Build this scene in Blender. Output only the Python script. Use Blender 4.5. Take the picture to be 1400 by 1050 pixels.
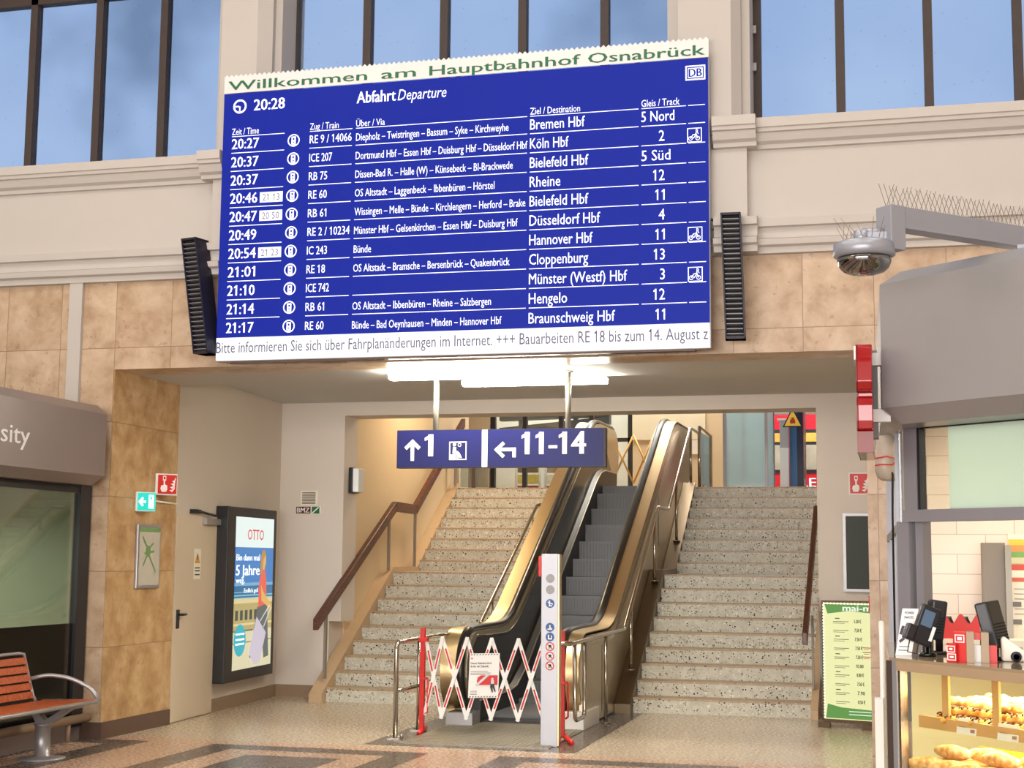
import bpy, math, random
import mathutils
from mathutils import Vector, Matrix
random.seed(7)
SC = bpy.context.scene
COL = SC.collection
for o in list(bpy.data.objects):
    bpy.data.objects.remove(o)

def lin(c):
    c = c / 255.0
    return c / 12.92 if c <= 0.04045 else ((c + 0.055) / 1.055) ** 2.4
def rgb(t):
    return (lin(t[0]), lin(t[1]), lin(t[2]), 1.0)

# ---------------------------------------------------------------- camera
cam_data = bpy.data.cameras.new('camera')
cam = bpy.data.objects.new('camera', cam_data)
COL.objects.link(cam)
cam_data.sensor_width = 36.0
cam_data.lens = 36.0 * 2023.7 / 1400.0
cam_data.clip_start = 0.05
cam_data.clip_end = 300
R = Vector((0.96765774, 0.25210976, 0.0088976))
U = Vector((0.02116611, -0.11628577, 0.99299024))
F = Vector((-0.2513772, 0.96068636, 0.11786101))
cam.matrix_world = Matrix(((R.x, U.x, -F.x, 0), (R.y, U.y, -F.y, 0), (R.z, U.z, -F.z, 1.65), (0, 0, 0, 1)))
SC.camera = cam

# ---------------------------------------------------------------- world, lights, exposure
w = bpy.data.worlds.new('world')
SC.world = w
w.use_nodes = True
wn = w.node_tree.nodes
wl = w.node_tree.links
bg = wn['Background']
tc = wn.new('ShaderNodeTexCoord')
sp = wn.new('ShaderNodeSeparateXYZ')
rp = wn.new('ShaderNodeValToRGB')
wl.new(tc.outputs['Generated'], sp.inputs[0])
wl.new(sp.outputs['Z'], rp.inputs[0])
rp.color_ramp.elements[0].position = 0.0
rp.color_ramp.elements[0].color = rgb((178, 196, 222))
rp.color_ramp.elements[1].position = 0.75
rp.color_ramp.elements[1].color = rgb((128, 160, 204))
wl.new(rp.outputs[0], bg.inputs[0])
bg.inputs[1].default_value = 1.25

SC.view_settings.view_transform = 'Standard'
SC.view_settings.look = 'None'
SC.view_settings.gamma = 1.0
SC.view_settings.use_curve_mapping = False
SC.view_settings.exposure = 0.0
SC.cycles.use_denoising = True
SC.cycles.max_bounces = 8
SC.cycles.sample_clamp_indirect = 6.0

def area(name, loc, size, power, color=(1, 1, 1), rot=(0, 0, 0), size_y=None):
    l = bpy.data.lights.new(name, 'AREA')
    l.energy = power
    l.color = color
    l.size = size
    if size_y:
        l.shape = 'RECTANGLE'
        l.size_y = size_y
    o = bpy.data.objects.new(name, l)
    o.location = loc
    o.rotation_euler = rot
    COL.objects.link(o)
    return o

for i, (x, y) in enumerate([(-8.0, 1.0), (-3.0, 1.0), (2.5, 1.0), (-8.0, 6.5), (-3.0, 6.5), (2.5, 6.5)]):
    area('hall_ceiling_light', (x, y, 10.3), 3.0, 150, (1.0, 0.96, 0.93))
# unseen fill light added behind the camera to brighten facade and passage
area('passage_fill_light', (-3.0, -7.6, 2.4), 14.0, 2050, (1.0, 0.985, 0.97), rot=(math.radians(90), 0, 0), size_y=4.0)
# lamp of the stairwell, upper hall daylight
area('stairwell_light', (-5.7, 19.3, 4.6), 0.8, 70, (1.0, 0.80, 0.55))
area('upper_hall_light', (-3.6, 23.2, 6.5), 2.4, 210, (1.0, 0.95, 0.86), size_y=1.2)
area('platform_light', (-1.5, 27.5, 6.4), 2.5, 480, (0.92, 0.97, 1.0), size_y=1.5)
area('left_shop_light', (-8.4, 10.2, 2.0), 0.8, 75, (1.0, 0.97, 0.90), size_y=2.5)
area('upper_shop_light', (-6.0, 25.3, 6.0), 1.5, 150, (0.94, 0.97, 1.0))
area('kiosk_light', (0.75, 8.5, 2.55), 1.0, 29, (1.0, 0.86, 0.66), size_y=1.4)

# ---------------------------------------------------------------- materials
def mat_new(name):
    m = bpy.data.materials.new(name)
    m.use_nodes = True
    nt = m.node_tree
    b = nt.nodes['Principled BSDF']
    return m, nt, b

def paint(name, c, rough=0.6, metal=0.0, var=0.05, scale=6.0, bump=0.0, spec=0.5, emit=None, emit_s=0.0, coat=0.0):
    """Painted or plain surface with a slight procedural colour variation."""
    m, nt, b = mat_new(name)
    n = nt.nodes
    tcd = n.new('ShaderNodeTexCoord')
    nz = n.new('ShaderNodeTexNoise')
    nz.inputs['Scale'].default_value = scale
    nz.inputs['Detail'].default_value = 6
    nt.links.new(tcd.outputs['Object'], nz.inputs['Vector'])
    mx = n.new('ShaderNodeMix')
    mx.data_type = 'RGBA'
    col = rgb(c)
    mx.inputs[6].default_value = tuple(max(0, v * (1 - var)) for v in col[:3]) + (1,)
    mx.inputs[7].default_value = tuple(min(1, v * (1 + var)) for v in col[:3]) + (1,)
    nt.links.new(nz.outputs['Fac'], mx.inputs[0])
    nt.links.new(mx.outputs[2], b.inputs['Base Color'])
    b.inputs['Roughness'].default_value = rough
    b.inputs['Metallic'].default_value = metal
    b.inputs['Specular IOR Level'].default_value = spec
    b.inputs['Coat Weight'].default_value = coat
    if bump:
        bp = n.new('ShaderNodeBump')
        bp.inputs['Strength'].default_value = bump
        bp.inputs['Distance'].default_value = 0.004
        nz2 = n.new('ShaderNodeTexNoise')
        nz2.inputs['Scale'].default_value = scale * 14
        nt.links.new(tcd.outputs['Object'], nz2.inputs['Vector'])
        nt.links.new(nz2.outputs['Fac'], bp.inputs['Height'])
        nt.links.new(bp.outputs[0], b.inputs['Normal'])
    if emit:
        b.inputs['Emission Color'].default_value = rgb(emit)
        b.inputs['Emission Strength'].default_value = emit_s
    return m

def steel(name, c=(190, 186, 176), rough=0.25, aniso=True, scale=(2, 2, 60)):
    m, nt, b = mat_new(name)
    n = nt.nodes
    tcd = n.new('ShaderNodeTexCoord')
    mp = n.new('ShaderNodeMapping')
    mp.inputs['Scale'].default_value = scale
    nz = n.new('ShaderNodeTexNoise')
    nz.inputs['Scale'].default_value = 5
    nt.links.new(tcd.outputs['Object'], mp.inputs[0])
    nt.links.new(mp.outputs[0], nz.inputs['Vector'])
    mr = n.new('ShaderNodeMapRange')
    mr.inputs['To Min'].default_value = rough * 0.75
    mr.inputs['To Max'].default_value = rough * 1.3
    nt.links.new(nz.outputs['Fac'], mr.inputs['Value'])
    nt.links.new(mr.outputs[0], b.inputs['Roughness'])
    b.inputs['Base Color'].default_value = rgb(c)
    b.inputs['Metallic'].default_value = 1.0
    return m

def glow(name, c, s=1.0, base=(20, 20, 20), rough=0.4):
    m, nt, b = mat_new(name)
    b.inputs['Base Color'].default_value = rgb(base)
    b.inputs['Emission Color'].default_value = rgb(c)
    b.inputs['Emission Strength'].default_value = s
    b.inputs['Roughness'].default_value = rough
    return m

def glass(name, tint=(235, 240, 240), rough=0.0, mirror=0.12, opacity=0.0, body=(200, 215, 205)):
    """thin pane: lets light straight through, reflects a little; opacity adds a frosted film"""
    m = bpy.data.materials.new(name)
    m.use_nodes = True
    nt = m.node_tree
    n = nt.nodes
    for x in list(n):
        n.remove(x)
    out = n.new('ShaderNodeOutputMaterial')
    tr = n.new('ShaderNodeBsdfTransparent')
    tr.inputs[0].default_value = rgb(tint)
    gl = n.new('ShaderNodeBsdfGlossy')
    gl.inputs['Roughness'].default_value = max(rough, 0.02)
    fr = n.new('ShaderNodeFresnel')
    gb = n.new('ShaderNodeNewGeometry')
    # the same reflectance on both faces of the pane
    nt.links.new(math_node(nt, 'SUBTRACT', 1.45, math_node(nt, 'MULTIPLY', gb.outputs['Backfacing'], 1.45 - 1 / 1.45)), fr.inputs[0])
    ad = n.new('ShaderNodeMath')
    ad.operation = 'ADD'
    ad.inputs[1].default_value = mirror * 0.4
    nt.links.new(fr.outputs[0], ad.inputs[0])
    mx = n.new('ShaderNodeMixShader')
    nt.links.new(ad.outputs[0], mx.inputs[0])
    nt.links.new(tr.outputs[0], mx.inputs[1])
    nt.links.new(gl.outputs[0], mx.inputs[2])
    last = mx
    if opacity > 0:
        df = n.new('ShaderNodeBsdfDiffuse')
        df.inputs[0].default_value = rgb(body)
        tl = n.new('ShaderNodeBsdfTranslucent')
        tl.inputs[0].default_value = rgb(body)
        m3 = n.new('ShaderNodeMixShader')
        m3.inputs[0].default_value = 0.5
        nt.links.new(df.outputs[0], m3.inputs[1])
        nt.links.new(tl.outputs[0], m3.inputs[2])
        m2 = n.new('ShaderNodeMixShader')
        nz = n.new('ShaderNodeTexNoise')
        nz.inputs['Scale'].default_value = 2.5
        tcd = n.new('ShaderNodeTexCoord')
        nt.links.new(tcd.outputs['Object'], nz.inputs['Vector'])
        mr = n.new('ShaderNodeMapRange')
        mr.inputs['To Min'].default_value = max(0, opacity - 0.06)
        mr.inputs['To Max'].default_value = min(1, opacity + 0.06)
        nt.links.new(nz.outputs['Fac'], mr.inputs['Value'])
        nt.links.new(mr.outputs[0], m2.inputs[0])
        nt.links.new(mx.outputs[0], m2.inputs[1])
        nt.links.new(m3.outputs[0], m2.inputs[2])
        last = m2
    nt.links.new(last.outputs[0], out.inputs[0])
    return m

def math_node(nt, op, a, b=None, clamp=False):
    n = nt.nodes.new('ShaderNodeMath')
    n.operation = op
    n.use_clamp = clamp
    for i, v in enumerate((a, b)):
        if v is None:
            continue
        if isinstance(v, (int, float)):
            n.inputs[i].default_value = v
        else:
            nt.links.new(v, n.inputs[i])
    return n.outputs[0]

def mix_rgb(nt, fac, a, b, mode='MIX'):
    n = nt.nodes.new('ShaderNodeMix')
    n.data_type = 'RGBA'
    n.blend_type = mode
    for s, v in ((n.inputs[0], fac), (n.inputs[6], a), (n.inputs[7], b)):
        if isinstance(v, (int, float)):
            s.default_value = v
        elif isinstance(v, tuple):
            s.default_value = v
        else:
            nt.links.new(v, s)
    return n.outputs[2]

def ramp(nt, fac, stops):
    r = nt.nodes.new('ShaderNodeValToRGB')
    while len(r.color_ramp.elements) > 1:
        r.color_ramp.elements.remove(r.color_ramp.elements[-1])
    r.color_ramp.elements[0].position = stops[0][0]
    r.color_ramp.elements[0].color = rgb(stops[0][1])
    for p, c in stops[1:]:
        e = r.color_ramp.elements.new(p)
        e.color = rgb(c)
    nt.links.new(fac, r.inputs[0])
    return r.outputs[0]

def stone(name, tones, rough=0.35, joint=(120, 92, 70), u0=-7.058, up=0.5745, z0=3.58, zp=0.69):
    """travertine slabs with a stack-bond joint grid"""
    m, nt, b = mat_new(name)
    n = nt.nodes
    geo = n.new('ShaderNodeNewGeometry')
    s = n.new('ShaderNodeSeparateXYZ')
    nt.links.new(geo.outputs['Position'], s.inputs[0])
    uu = math_node(nt, 'ADD', s.outputs[0], math_node(nt, 'SUBTRACT', s.outputs[1], 12.31))
    def grid(v, o, p, wd):
        t = math_node(nt, 'DIVIDE', math_node(nt, 'SUBTRACT', v, o), p)
        fr = math_node(nt, 'FRACT', math_node(nt, 'ADD', t, 100.5))
        d = math_node(nt, 'ABSOLUTE', math_node(nt, 'SUBTRACT', fr, 0.5))
        cell = math_node(nt, 'FLOOR', math_node(nt, 'ADD', t, 100.0))
        return math_node(nt, 'LESS_THAN', d, wd / p), cell
    ju, cu = grid(uu, u0, up, 0.0030)
    jz, cz = grid(s.outputs[2], z0, zp, 0.0035)
    j = math_node(nt, 'MAXIMUM', ju, jz)
    cb = n.new('ShaderNodeCombineXYZ')
    nt.links.new(cu, cb.inputs[0])
    nt.links.new(cz, cb.inputs[2])
    wnz = n.new('ShaderNodeTexWhiteNoise')
    wnz.noise_dimensions = '3D'
    nt.links.new(cb.outputs[0], wnz.inputs['Vector'])
    off = n.new('ShaderNodeVectorMath')
    off.operation = 'MULTIPLY_ADD'
    nt.links.new(wnz.outputs['Color'], off.inputs[0])
    off.inputs[1].default_value = (9, 9, 9)
    nt.links.new(geo.outputs['Position'], off.inputs[2])
    n1 = n.new('ShaderNodeTexNoise')
    n1.inputs['Scale'].default_value = 4.2
    n1.inputs['Detail'].default_value = 9
    n1.inputs['Roughness'].default_value = 0.62
    n1.inputs['Distortion'].default_value = 0.25
    nt.links.new(off.outputs[0], n1.inputs['Vector'])
    base = ramp(nt, n1.outputs['Fac'], [(0.30, tones[0]), (0.47, tones[1]), (0.58, tones[2]), (0.72, tones[3])])
    n2 = n.new('ShaderNodeTexNoise')
    n2.inputs['Scale'].default_value = 16
    n2.inputs['Detail'].default_value = 8
    nt.links.new(off.outputs[0], n2.inputs['Vector'])
    spots = math_node(nt, 'GREATER_THAN', n2.outputs['Fac'], 0.66)
    c1 = mix_rgb(nt, math_node(nt, 'MULTIPLY', spots, 0.35), base, rgb((135, 98, 66)))
    tone = math_node(nt, 'MULTIPLY', math_node(nt, 'SUBTRACT', wnz.outputs['Value'], 0.5), 0.22)
    c2 = mix_rgb(nt, math_node(nt, 'ADD', tone, 0.12, True), c1, rgb(tones[0]))
    c3 = mix_rgb(nt, math_node(nt, 'MULTIPLY', j, 0.75), c2, rgb(joint))
    nt.links.new(c3, b.inputs['Base Color'])
    b.inputs['Roughness'].default_value = rough
    return m

def terrazzo(name, ground, chips, scale=30, dark=0.5):
    m, nt, b = mat_new(name)
    n = nt.nodes
    tcd = n.new('ShaderNodeTexCoord')
    nz = n.new('ShaderNodeTexNoise')
    nz.inputs['Scale'].default_value = 14
    nz.inputs['Detail'].default_value = 5
    nt.links.new(tcd.outputs['Object'], nz.inputs['Vector'])
    dis = n.new('ShaderNodeVectorMath')
    dis.operation = 'MULTIPLY_ADD'
    nt.links.new(nz.outputs['Color'], dis.inputs[0])
    dis.inputs[1].default_value = (0.03, 0.03, 0.03)
    nt.links.new(tcd.outputs['Object'], dis.inputs[2])
    col = ramp(nt, nz.outputs['Fac'], [(0.3, ground[0]), (0.7, ground[1])])
    for sc_, c, thr, rad in chips:
        v = n.new('ShaderNodeTexVoronoi')
        v.inputs['Scale'].default_value = sc_
        nt.links.new(dis.outputs[0], v.inputs['Vector'])
        sep = n.new('ShaderNodeSeparateColor')
        nt.links.new(v.outputs['Color'], sep.inputs[0])
        on = math_node(nt, 'GREATER_THAN', sep.outputs[0], thr)
        r = math_node(nt, 'MULTIPLY', sep.outputs[1], rad)
        ins = math_node(nt, 'LESS_THAN', v.outputs['Distance'], math_node(nt, 'ADD', r, rad * 0.45))
        col = mix_rgb(nt, math_node(nt, 'MULTIPLY', on, ins), col, rgb(c))
    nt.links.new(col, b.inputs['Base Color'])
    b.inputs['Roughness'].default_value = 0.4
    return m

def wood(name, a, bcol, axis=(1, 12, 12), rough=0.35):
    m, nt, b = mat_new(name)
    n = nt.nodes
    tcd = n.new('ShaderNodeTexCoord')
    mp = n.new('ShaderNodeMapping')
    mp.inputs['Scale'].default_value = axis
    nt.links.new(tcd.outputs['Object'], mp.inputs[0])
    nz = n.new('ShaderNodeTexNoise')
    nz.inputs['Scale'].default_value = 4
    nz.inputs['Detail'].default_value = 8
    nt.links.new(mp.outputs[0], nz.inputs['Vector'])
    c = ramp(nt, nz.outputs['Fac'], [(0.3, a), (0.7, bcol)])
    nt.links.new(c, b.inputs['Base Color'])
    b.inputs['Roughness'].default_value = rough
    return m

def floor_material():
    m, nt, b = mat_new('hall_floor_stone')
    n = nt.nodes
    geo = n.new('ShaderNodeNewGeometry')
    s = n.new('ShaderNodeSeparateXYZ')
    nt.links.new(geo.outputs['Position'], s.inputs[0])
    X, Y = s.outputs[0], s.outputs[1]
    nz = n.new('ShaderNodeTexNoise')
    nz.inputs['Scale'].default_value = 34
    nz.inputs['Detail'].default_value = 6
    nz.inputs['Roughness'].default_value = 0.6
    nt.links.new(geo.outputs['Position'], nz.inputs['Vector'])
    light = ramp(nt, nz.outputs['Fac'], [(0.30, (176, 160, 138)), (0.5, (188, 172, 149)), (0.7, (198, 183, 160))])
    pink = ramp(nt, nz.outputs['Fac'], [(0.30, (182, 150, 126)), (0.5, (194, 162, 137)), (0.7, (204, 173, 148))])
    dark = ramp(nt, nz.outputs['Fac'], [(0.30, (88, 78, 72)), (0.7, (108, 97, 90))])
    lt, gt, mul, mx_ = (lambda a, c: math_node(nt, 'LESS_THAN', a, c)), (lambda a, c: math_node(nt, 'GREATER_THAN', a, c)), (lambda a, c: math_node(nt, 'MULTIPLY', a, c)), (lambda a, c: math_node(nt, 'MAXIMUM', a, c))
    u = math_node(nt, 'MULTIPLY', math_node(nt, 'FRACT', math_node(nt, 'DIVIDE', math_node(nt, 'ADD', X, 5.95 + 26.4), 2.64)), 2.64)
    dy = math_node(nt, 'SUBTRACT', 12.36, Y)
    def inside(o):
        return mul(mul(gt(u, o), lt(u, 2.01 - o)), gt(dy, o))
    dk = mx_(mul(inside(0.0), math_node(nt, 'SUBTRACT', 1.0, inside(0.29))), inside(0.58))
    c = mix_rgb(nt, gt(Y, 12.62), pink, light)
    plate = mul(mul(gt(X, -4.69), lt(X, -2.74)), mul(gt(Y, 12.73), lt(Y, 16.25)))
    dk = mx_(dk, plate)
    def joint(v, o, p, wd):
        fr = math_node(nt, 'FRACT', math_node(nt, 'ADD', math_node(nt, 'DIVIDE', math_node(nt, 'SUBTRACT', v, o), p), 100.5))
        return lt(math_node(nt, 'ABSOLUTE', math_node(nt, 'SUBTRACT', fr, 0.5)), wd / p)
    j = mx_(joint(X, -1.82, 0.30, 0.0022), joint(Y, 12.62, 0.60, 0.0022))
    c = mix_rgb(nt, mul(j, 0.3), c, rgb((92, 76, 62)))
    c = mix_rgb(nt, dk, c, dark)
    nt.links.new(c, b.inputs['Base Color'])
    mr = n.new('ShaderNodeMapRange')
    mr.inputs['To Min'].default_value = 0.18
    mr.inputs['To Max'].default_value = 0.36
    nt.links.new(nz.outputs['Fac'], mr.inputs['Value'])
    nt.links.new(mr.outputs[0], b.inputs['Roughness'])
    return m

M = {}
M['plaster'] = paint('cream_plaster', (196, 189, 181), 0.8, var=0.03, scale=2.0)
M['plaster2'] = paint('pale_plaster', (218, 206, 192), 0.8, var=0.03, scale=2.0)
M['stone'] = stone('travertine', [(168, 138, 108), (194, 167, 138), (206, 181, 153), (216, 196, 172)])
M['stone_gold'] = stone('golden_travertine', [(158, 122, 80), (186, 150, 104), (200, 168, 124), (216, 190, 152)], up=40, u0=-25)
M['stone_side'] = stone('grey_beige_travertine', [(176, 152, 124), (198, 176, 148), (210, 190, 162), (222, 206, 182)], up=40, u0=-25)
M['floor'] = floor_material()
M['wall'] = paint('stair_wall_paint', (206, 194, 180), 0.75, var=0.03, scale=1.5)
M['wall2'] = paint('back_wall_paint', (216, 206, 196), 0.75, var=0.03, scale=1.5)
M['wallwarm'] = paint('stairwell_paint', (218, 196, 160), 0.7, var=0.03, scale=1.5)
M['ceil'] = paint('ceiling_paint', (196, 196, 194), 0.7, var=0.02)
M['plinth'] = paint('plinth_stone', (146, 122, 98), 0.5, var=0.1, scale=12)
M['plinth_dark'] = paint('dark_plinth_stone', (92, 70, 58), 0.4, var=0.15, scale=12)
M['frame_dark'] = paint('dark_window_bar', (64, 52, 46), 0.6, var=0.12, scale=10)
M['terrazzo'] = terrazzo('terrazzo_riser', [(186, 182, 166), (212, 208, 194)], [(30, (230, 227, 216), 0.5, 0.36), (26, (146, 132, 108), 0.74, 0.28), (30, (42, 36, 32), 0.62, 0.26), (48, (56, 48, 40), 0.60, 0.26)])
M['tread'] = terrazzo('terrazzo_tread', [(158, 134, 106), (178, 156, 126)], [(34, (190, 168, 136), 0.6, 0.30), (28, (70, 56, 44), 0.8, 0.24)])
M['stringer'] = paint('stringer_stone', (190, 162, 128), 0.45, var=0.1, scale=8)
M['wood'] = wood('dark_red_wood', (58, 26, 14), (104, 54, 30), (10, 1, 10))
M['bench_wood'] = wood('orange_wood', (150, 66, 30), (196, 98, 48), (1, 10, 10))
M['steel'] = steel('brushed_steel', (196, 190, 178), 0.22)
M['steel_rail'] = steel('rail_steel', (176, 168, 156), 0.2)
M['stringer_steel'] = paint('stringer_steel', (128, 112, 90), 0.36, metal=0.9, var=0.08, scale=2)
M['bronze'] = steel('bronze_steel', (206, 182, 138), 0.34)
M['clad'] = paint('cladding_steel', (186, 174, 152), 0.3, metal=0.75, var=0.08, scale=2)
M['alu'] = paint('grey_aluminium', (168, 166, 166), 0.4, metal=0.6, var=0.03)
M['pillar_alu'] = paint('pale_aluminium', (176, 176, 182), 0.4, metal=0.4, var=0.05, scale=4)
M['kiosk_grey'] = paint('kiosk_grey_metal', (152, 150, 150), 0.38, metal=0.35, var=0.03)
M['kiosk_left_grey'] = paint('shop_grey_metal', (140, 128, 124), 0.34, metal=0.35, var=0.03)
M['frame_grey'] = paint('window_grey_frame', (142, 140, 146), 0.4, metal=0.3, var=0.03)
M['black'] = paint('black_plastic', (26, 25, 28), 0.4, var=0.1)
M['black_rubber'] = paint('black_rubber', (22, 20, 19), 0.28, var=0.1)
M['black_gloss'] = paint('black_glass', (14, 13, 13), 0.12, var=0.05)
M['navy'] = paint('dark_navy_metal', (24, 22, 40), 0.45, var=0.05)
M['slot'] = paint('black_recess', (8, 8, 9), 0.8, var=0.1)
M['esc_panel'] = paint('black_panel', (44, 40, 37), 0.22, var=0.08, scale=3)
M['esc_step'] = paint('escalator_step_metal', (108, 108, 110), 0.5, metal=0.25, var=0.1, scale=20)
M['white'] = paint('white_paint', (236, 234, 230), 0.5, var=0.02)
M['red'] = paint('red_paint', (204, 30, 24), 0.4, var=0.05)
M['sign_blue'] = paint('sign_blue_enamel', (24, 26, 82), 0.35, var=0.03, spec=0.25)
M['orange_lit_bar'] = paint('orange_lit_bar', (236, 186, 104), 0.5, var=0.1)  # orange light on the upper barrier put into its colour
M['board_blue'] = paint('display_blue', (10, 18, 84), 0.45, var=0.06, scale=1.2, spec=0.15, emit=(14, 44, 178), emit_s=0.62)
M['board_text'] = glow('display_white', (240, 244, 255), 0.95, base=(200, 200, 210))
M['board_band'] = glow('display_ticker_white', (250, 252, 255), 0.9, base=(150, 150, 155))
M['ticker_text'] = paint('ticker_grey', (92, 90, 118), 0.5)
M['delay_text'] = paint('delay_grey', (120, 116, 140), 0.5)
M['green_text'] = paint('green_lettering', (28, 106, 70), 0.5)
M['banner'] = paint('white_banner_film', (232, 230, 226), 0.45, var=0.05, scale=3)
M['lamp'] = glow('fluorescent_diffuser', (255, 249, 232), 100.0, base=(240, 240, 225))
M['emlamp'] = paint('milky_plastic', (222, 226, 226), 0.3)
M['exit_green'] = glow('exit_green', (30, 214, 200), 0.85, base=(10, 120, 110))
M['exit_white'] = glow('exit_white', (235, 255, 250), 1.0, base=(220, 230, 226))
M['door'] = paint('beige_door_paint', (208, 192, 168), 0.5, var=0.02)
M['warm_white'] = paint('warm_white', (238, 232, 218), 0.5, var=0.02)
M['wglass'] = None
M['shop_glass'] = glass('shop_window_glass', (214, 220, 208), 0.03, 0.25)
M['clear_glass'] = glass('clear_glass', (248, 250, 246), 0.02, 0.06)
M['frost'] = glass('frosted_mint_film', (220, 240, 232), 0.1, 0.1, opacity=0.9, body=(226, 242, 231))
M['lift_glass'] = glass('blue_lift_glass', (200, 228, 236), 0.05, 0.05, opacity=0.8, body=(214, 236, 240))
M['smoke'] = glass('smoked_dome', (110, 104, 104), 0.03, 0.6)
M['balu_glass'] = glass('balustrade_glass', (214, 224, 228), 0.05, 0.3)

# frosted hall window glass: light of the sky behind is scattered through the pane
m, nt, b = mat_new('frosted_hall_window_glass')
b.inputs['Base Color'].default_value = (0.80, 0.84, 0.90, 1)
b.inputs['Transmission Weight'].default_value = 1.0
b.inputs['IOR'].default_value = 1.02
b.inputs['Roughness'].default_value = 0.45
_n = nt.nodes
_tc = _n.new('ShaderNodeTexCoord')
_nz = _n.new('ShaderNodeTexNoise')
_nz.inputs['Scale'].default_value = 0.5
_nz.inputs['Detail'].default_value = 3
nt.links.new(_tc.outputs['Object'], _nz.inputs['Vector'])
_r = ramp(nt, _nz.outputs['Fac'], [(0.28, (168, 176, 188)), (0.45, (222, 228, 238)), (0.7, (240, 242, 246))])
_v = _n.new('ShaderNodeTexVoronoi')
_v.inputs['Scale'].default_value = 11
nt.links.new(_tc.outputs['Object'], _v.inputs['Vector'])
_sp = math_node(nt, 'LESS_THAN', _v.outputs['Distance'], 0.075)
_c = mix_rgb(nt, math_node(nt, 'MULTIPLY', _sp, 0.35), _r, rgb((90, 96, 104)))
nt.links.new(_c, b.inputs['Base Color'])
M['wglass'] = m

# ---------------------------------------------------------------- mesh builder
ORIGIN = {}
class MB:
    def __init__(self, T=None):
        self.v, self.f, self.mi, self.T, self.m, self.sm = [], [], [], T, 0, []
        self.smooth = False
    def add(self, vs, fs):
        o = len(self.v)
        T = self.T
        self.v += [tuple(T(*p)) if T else tuple(p) for p in vs]
        self.f += [tuple(i + o for i in f) for f in fs]
        self.mi += [self.m] * len(fs)
        self.sm += [self.smooth] * len(fs)
    def box(self, x0, x1, y0, y1, z0, z1):
        if x0 > x1: x0, x1 = x1, x0
        if y0 > y1: y0, y1 = y1, y0
        if z0 > z1: z0, z1 = z1, z0
        vs = [(x, y, z) for z in (z0, z1) for y in (y0, y1) for x in (x0, x1)]
        self.add(vs, [(0, 2, 3, 1), (4, 5, 7, 6), (0, 1, 5, 4), (2, 6, 7, 3), (0, 4, 6, 2), (1, 3, 7, 5)])
        return self
    def quad(self, a, b, c, d):
        self.add([a, b, c, d], [(0, 1, 2, 3)])
        return self
    def tri(self, a, b, c):
        self.add([a, b, c], [(0, 1, 2)])
        return self
    def prism(self, poly, k0, k1, axis='x'):
        """poly: 2D outline in the plane across the axis; axis x -> (y,z), y -> (x,z), z -> (x,y)"""
        def P(a, b, k):
            return {'x': (k, a, b), 'y': (a, k, b), 'z': (a, b, k)}[axis]
        n = len(poly)
        vs = [P(a, b, k0) for a, b in poly] + [P(a, b, k1) for a, b in poly]
        fs = [tuple(range(n)), tuple(range(2 * n - 1, n - 1, -1))]
        fs += [(i, i + n, (i + 1) % n + n, (i + 1) % n) for i in range(n)]
        self.add(vs, fs)
        return self
    def tube(self, pts, r, n=10, closed=False, sy=1.0):
        pts = [Vector(p) for p in pts]
        L = len(pts)
        rs = r if isinstance(r, (list, tuple)) else [r] * L
        vs, fs = [], []
        prev = None
        for i, p in enumerate(pts):
            a = pts[i - 1] if (i > 0 or closed) else p
            c = pts[(i + 1) % L] if (i < L - 1 or closed) else p
            t = ((p - a).normalized() + (c - p).normalized())
            if t.length < 1e-6:
                t = (c - p) if (c - p).length > 0 else (p - a)
            t.normalize()
            if prev is None:
                up = Vector((0, 0, 1)) if abs(t.z) < 0.9 else Vector((1, 0, 0))
                s = t.cross(up).normalized()
            else:
                s = (prev - t * prev.dot(t))
                s = s.normalized() if s.length > 1e-6 else t.orthogonal().normalized()
            prev = s
            q = t.cross(s)
            d1 = (p - a).normalized() if (p - a).length > 1e-9 else t
            k = 1.0 / max(0.5, abs(d1.dot(t)))
            for j in range(n):
                an = 2 * math.pi * j / n
                vs.append(p + (s * math.cos(an) + q * math.sin(an) * sy) * rs[i])
        for i in range(L - 1 if not closed else L):
            for j in range(n):
                a0 = i * n + j
                a1 = i * n + (j + 1) % n
                b0 = ((i + 1) % L) * n + j
                b1 = ((i + 1) % L) * n + (j + 1) % n
                fs.append((a0, b0, b1, a1))
        if not closed:
            fs.append(tuple(range(n)))
            fs.append(tuple(range(L * n - 1, (L - 1) * n - 1, -1)))
        sm = self.smooth
        self.smooth = True
        self.add([tuple(v) for v in vs], fs)
        self.smooth = sm
        return self
    def ribbon(self, pts, prof, crisp=True):
        """sweep a 2D profile (x offset, normal offset) along a path in a y-z plane at x"""
        L = len(pts)
        n = len(prof)
        vs, fs = [], []
        for i, (x, y, z) in enumerate(pts):
            a = pts[max(0, i - 1)]
            c = pts[min(L - 1, i + 1)]
            ty, tz = c[1] - a[1], c[2] - a[2]
            l = math.hypot(ty, tz) or 1
            ny, nz = -tz / l, ty / l
            for px, pn in prof:
                vs.append((x + px, y + ny * pn, z + nz * pn))
        # one strip per profile side, so edges along the run stay crisp
        if crisp:
            for j in range(n):
                j2 = (j + 1) % n
                sv = [vs[i * n + q] for i in range(L) for q in (j, j2)]
                self.add(sv, [(2 * i, 2 * i + 1, 2 * i + 3, 2 * i + 2) for i in range(L - 1)])
            self.add(vs[:n] + vs[(L - 1) * n:], [tuple(range(n - 1, -1, -1)), tuple(range(n, 2 * n))])
            return self
        for i in range(L - 1):
            for j in range(n):
                fs.append((i * n + j, i * n + (j + 1) % n, (i + 1) * n + (j + 1) % n, (i + 1) * n + j))
        fs.append(tuple(range(n - 1, -1, -1)))
        fs.append(tuple(range((L - 1) * n, L * n)))
        self.add(vs, fs)
        return self
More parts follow.
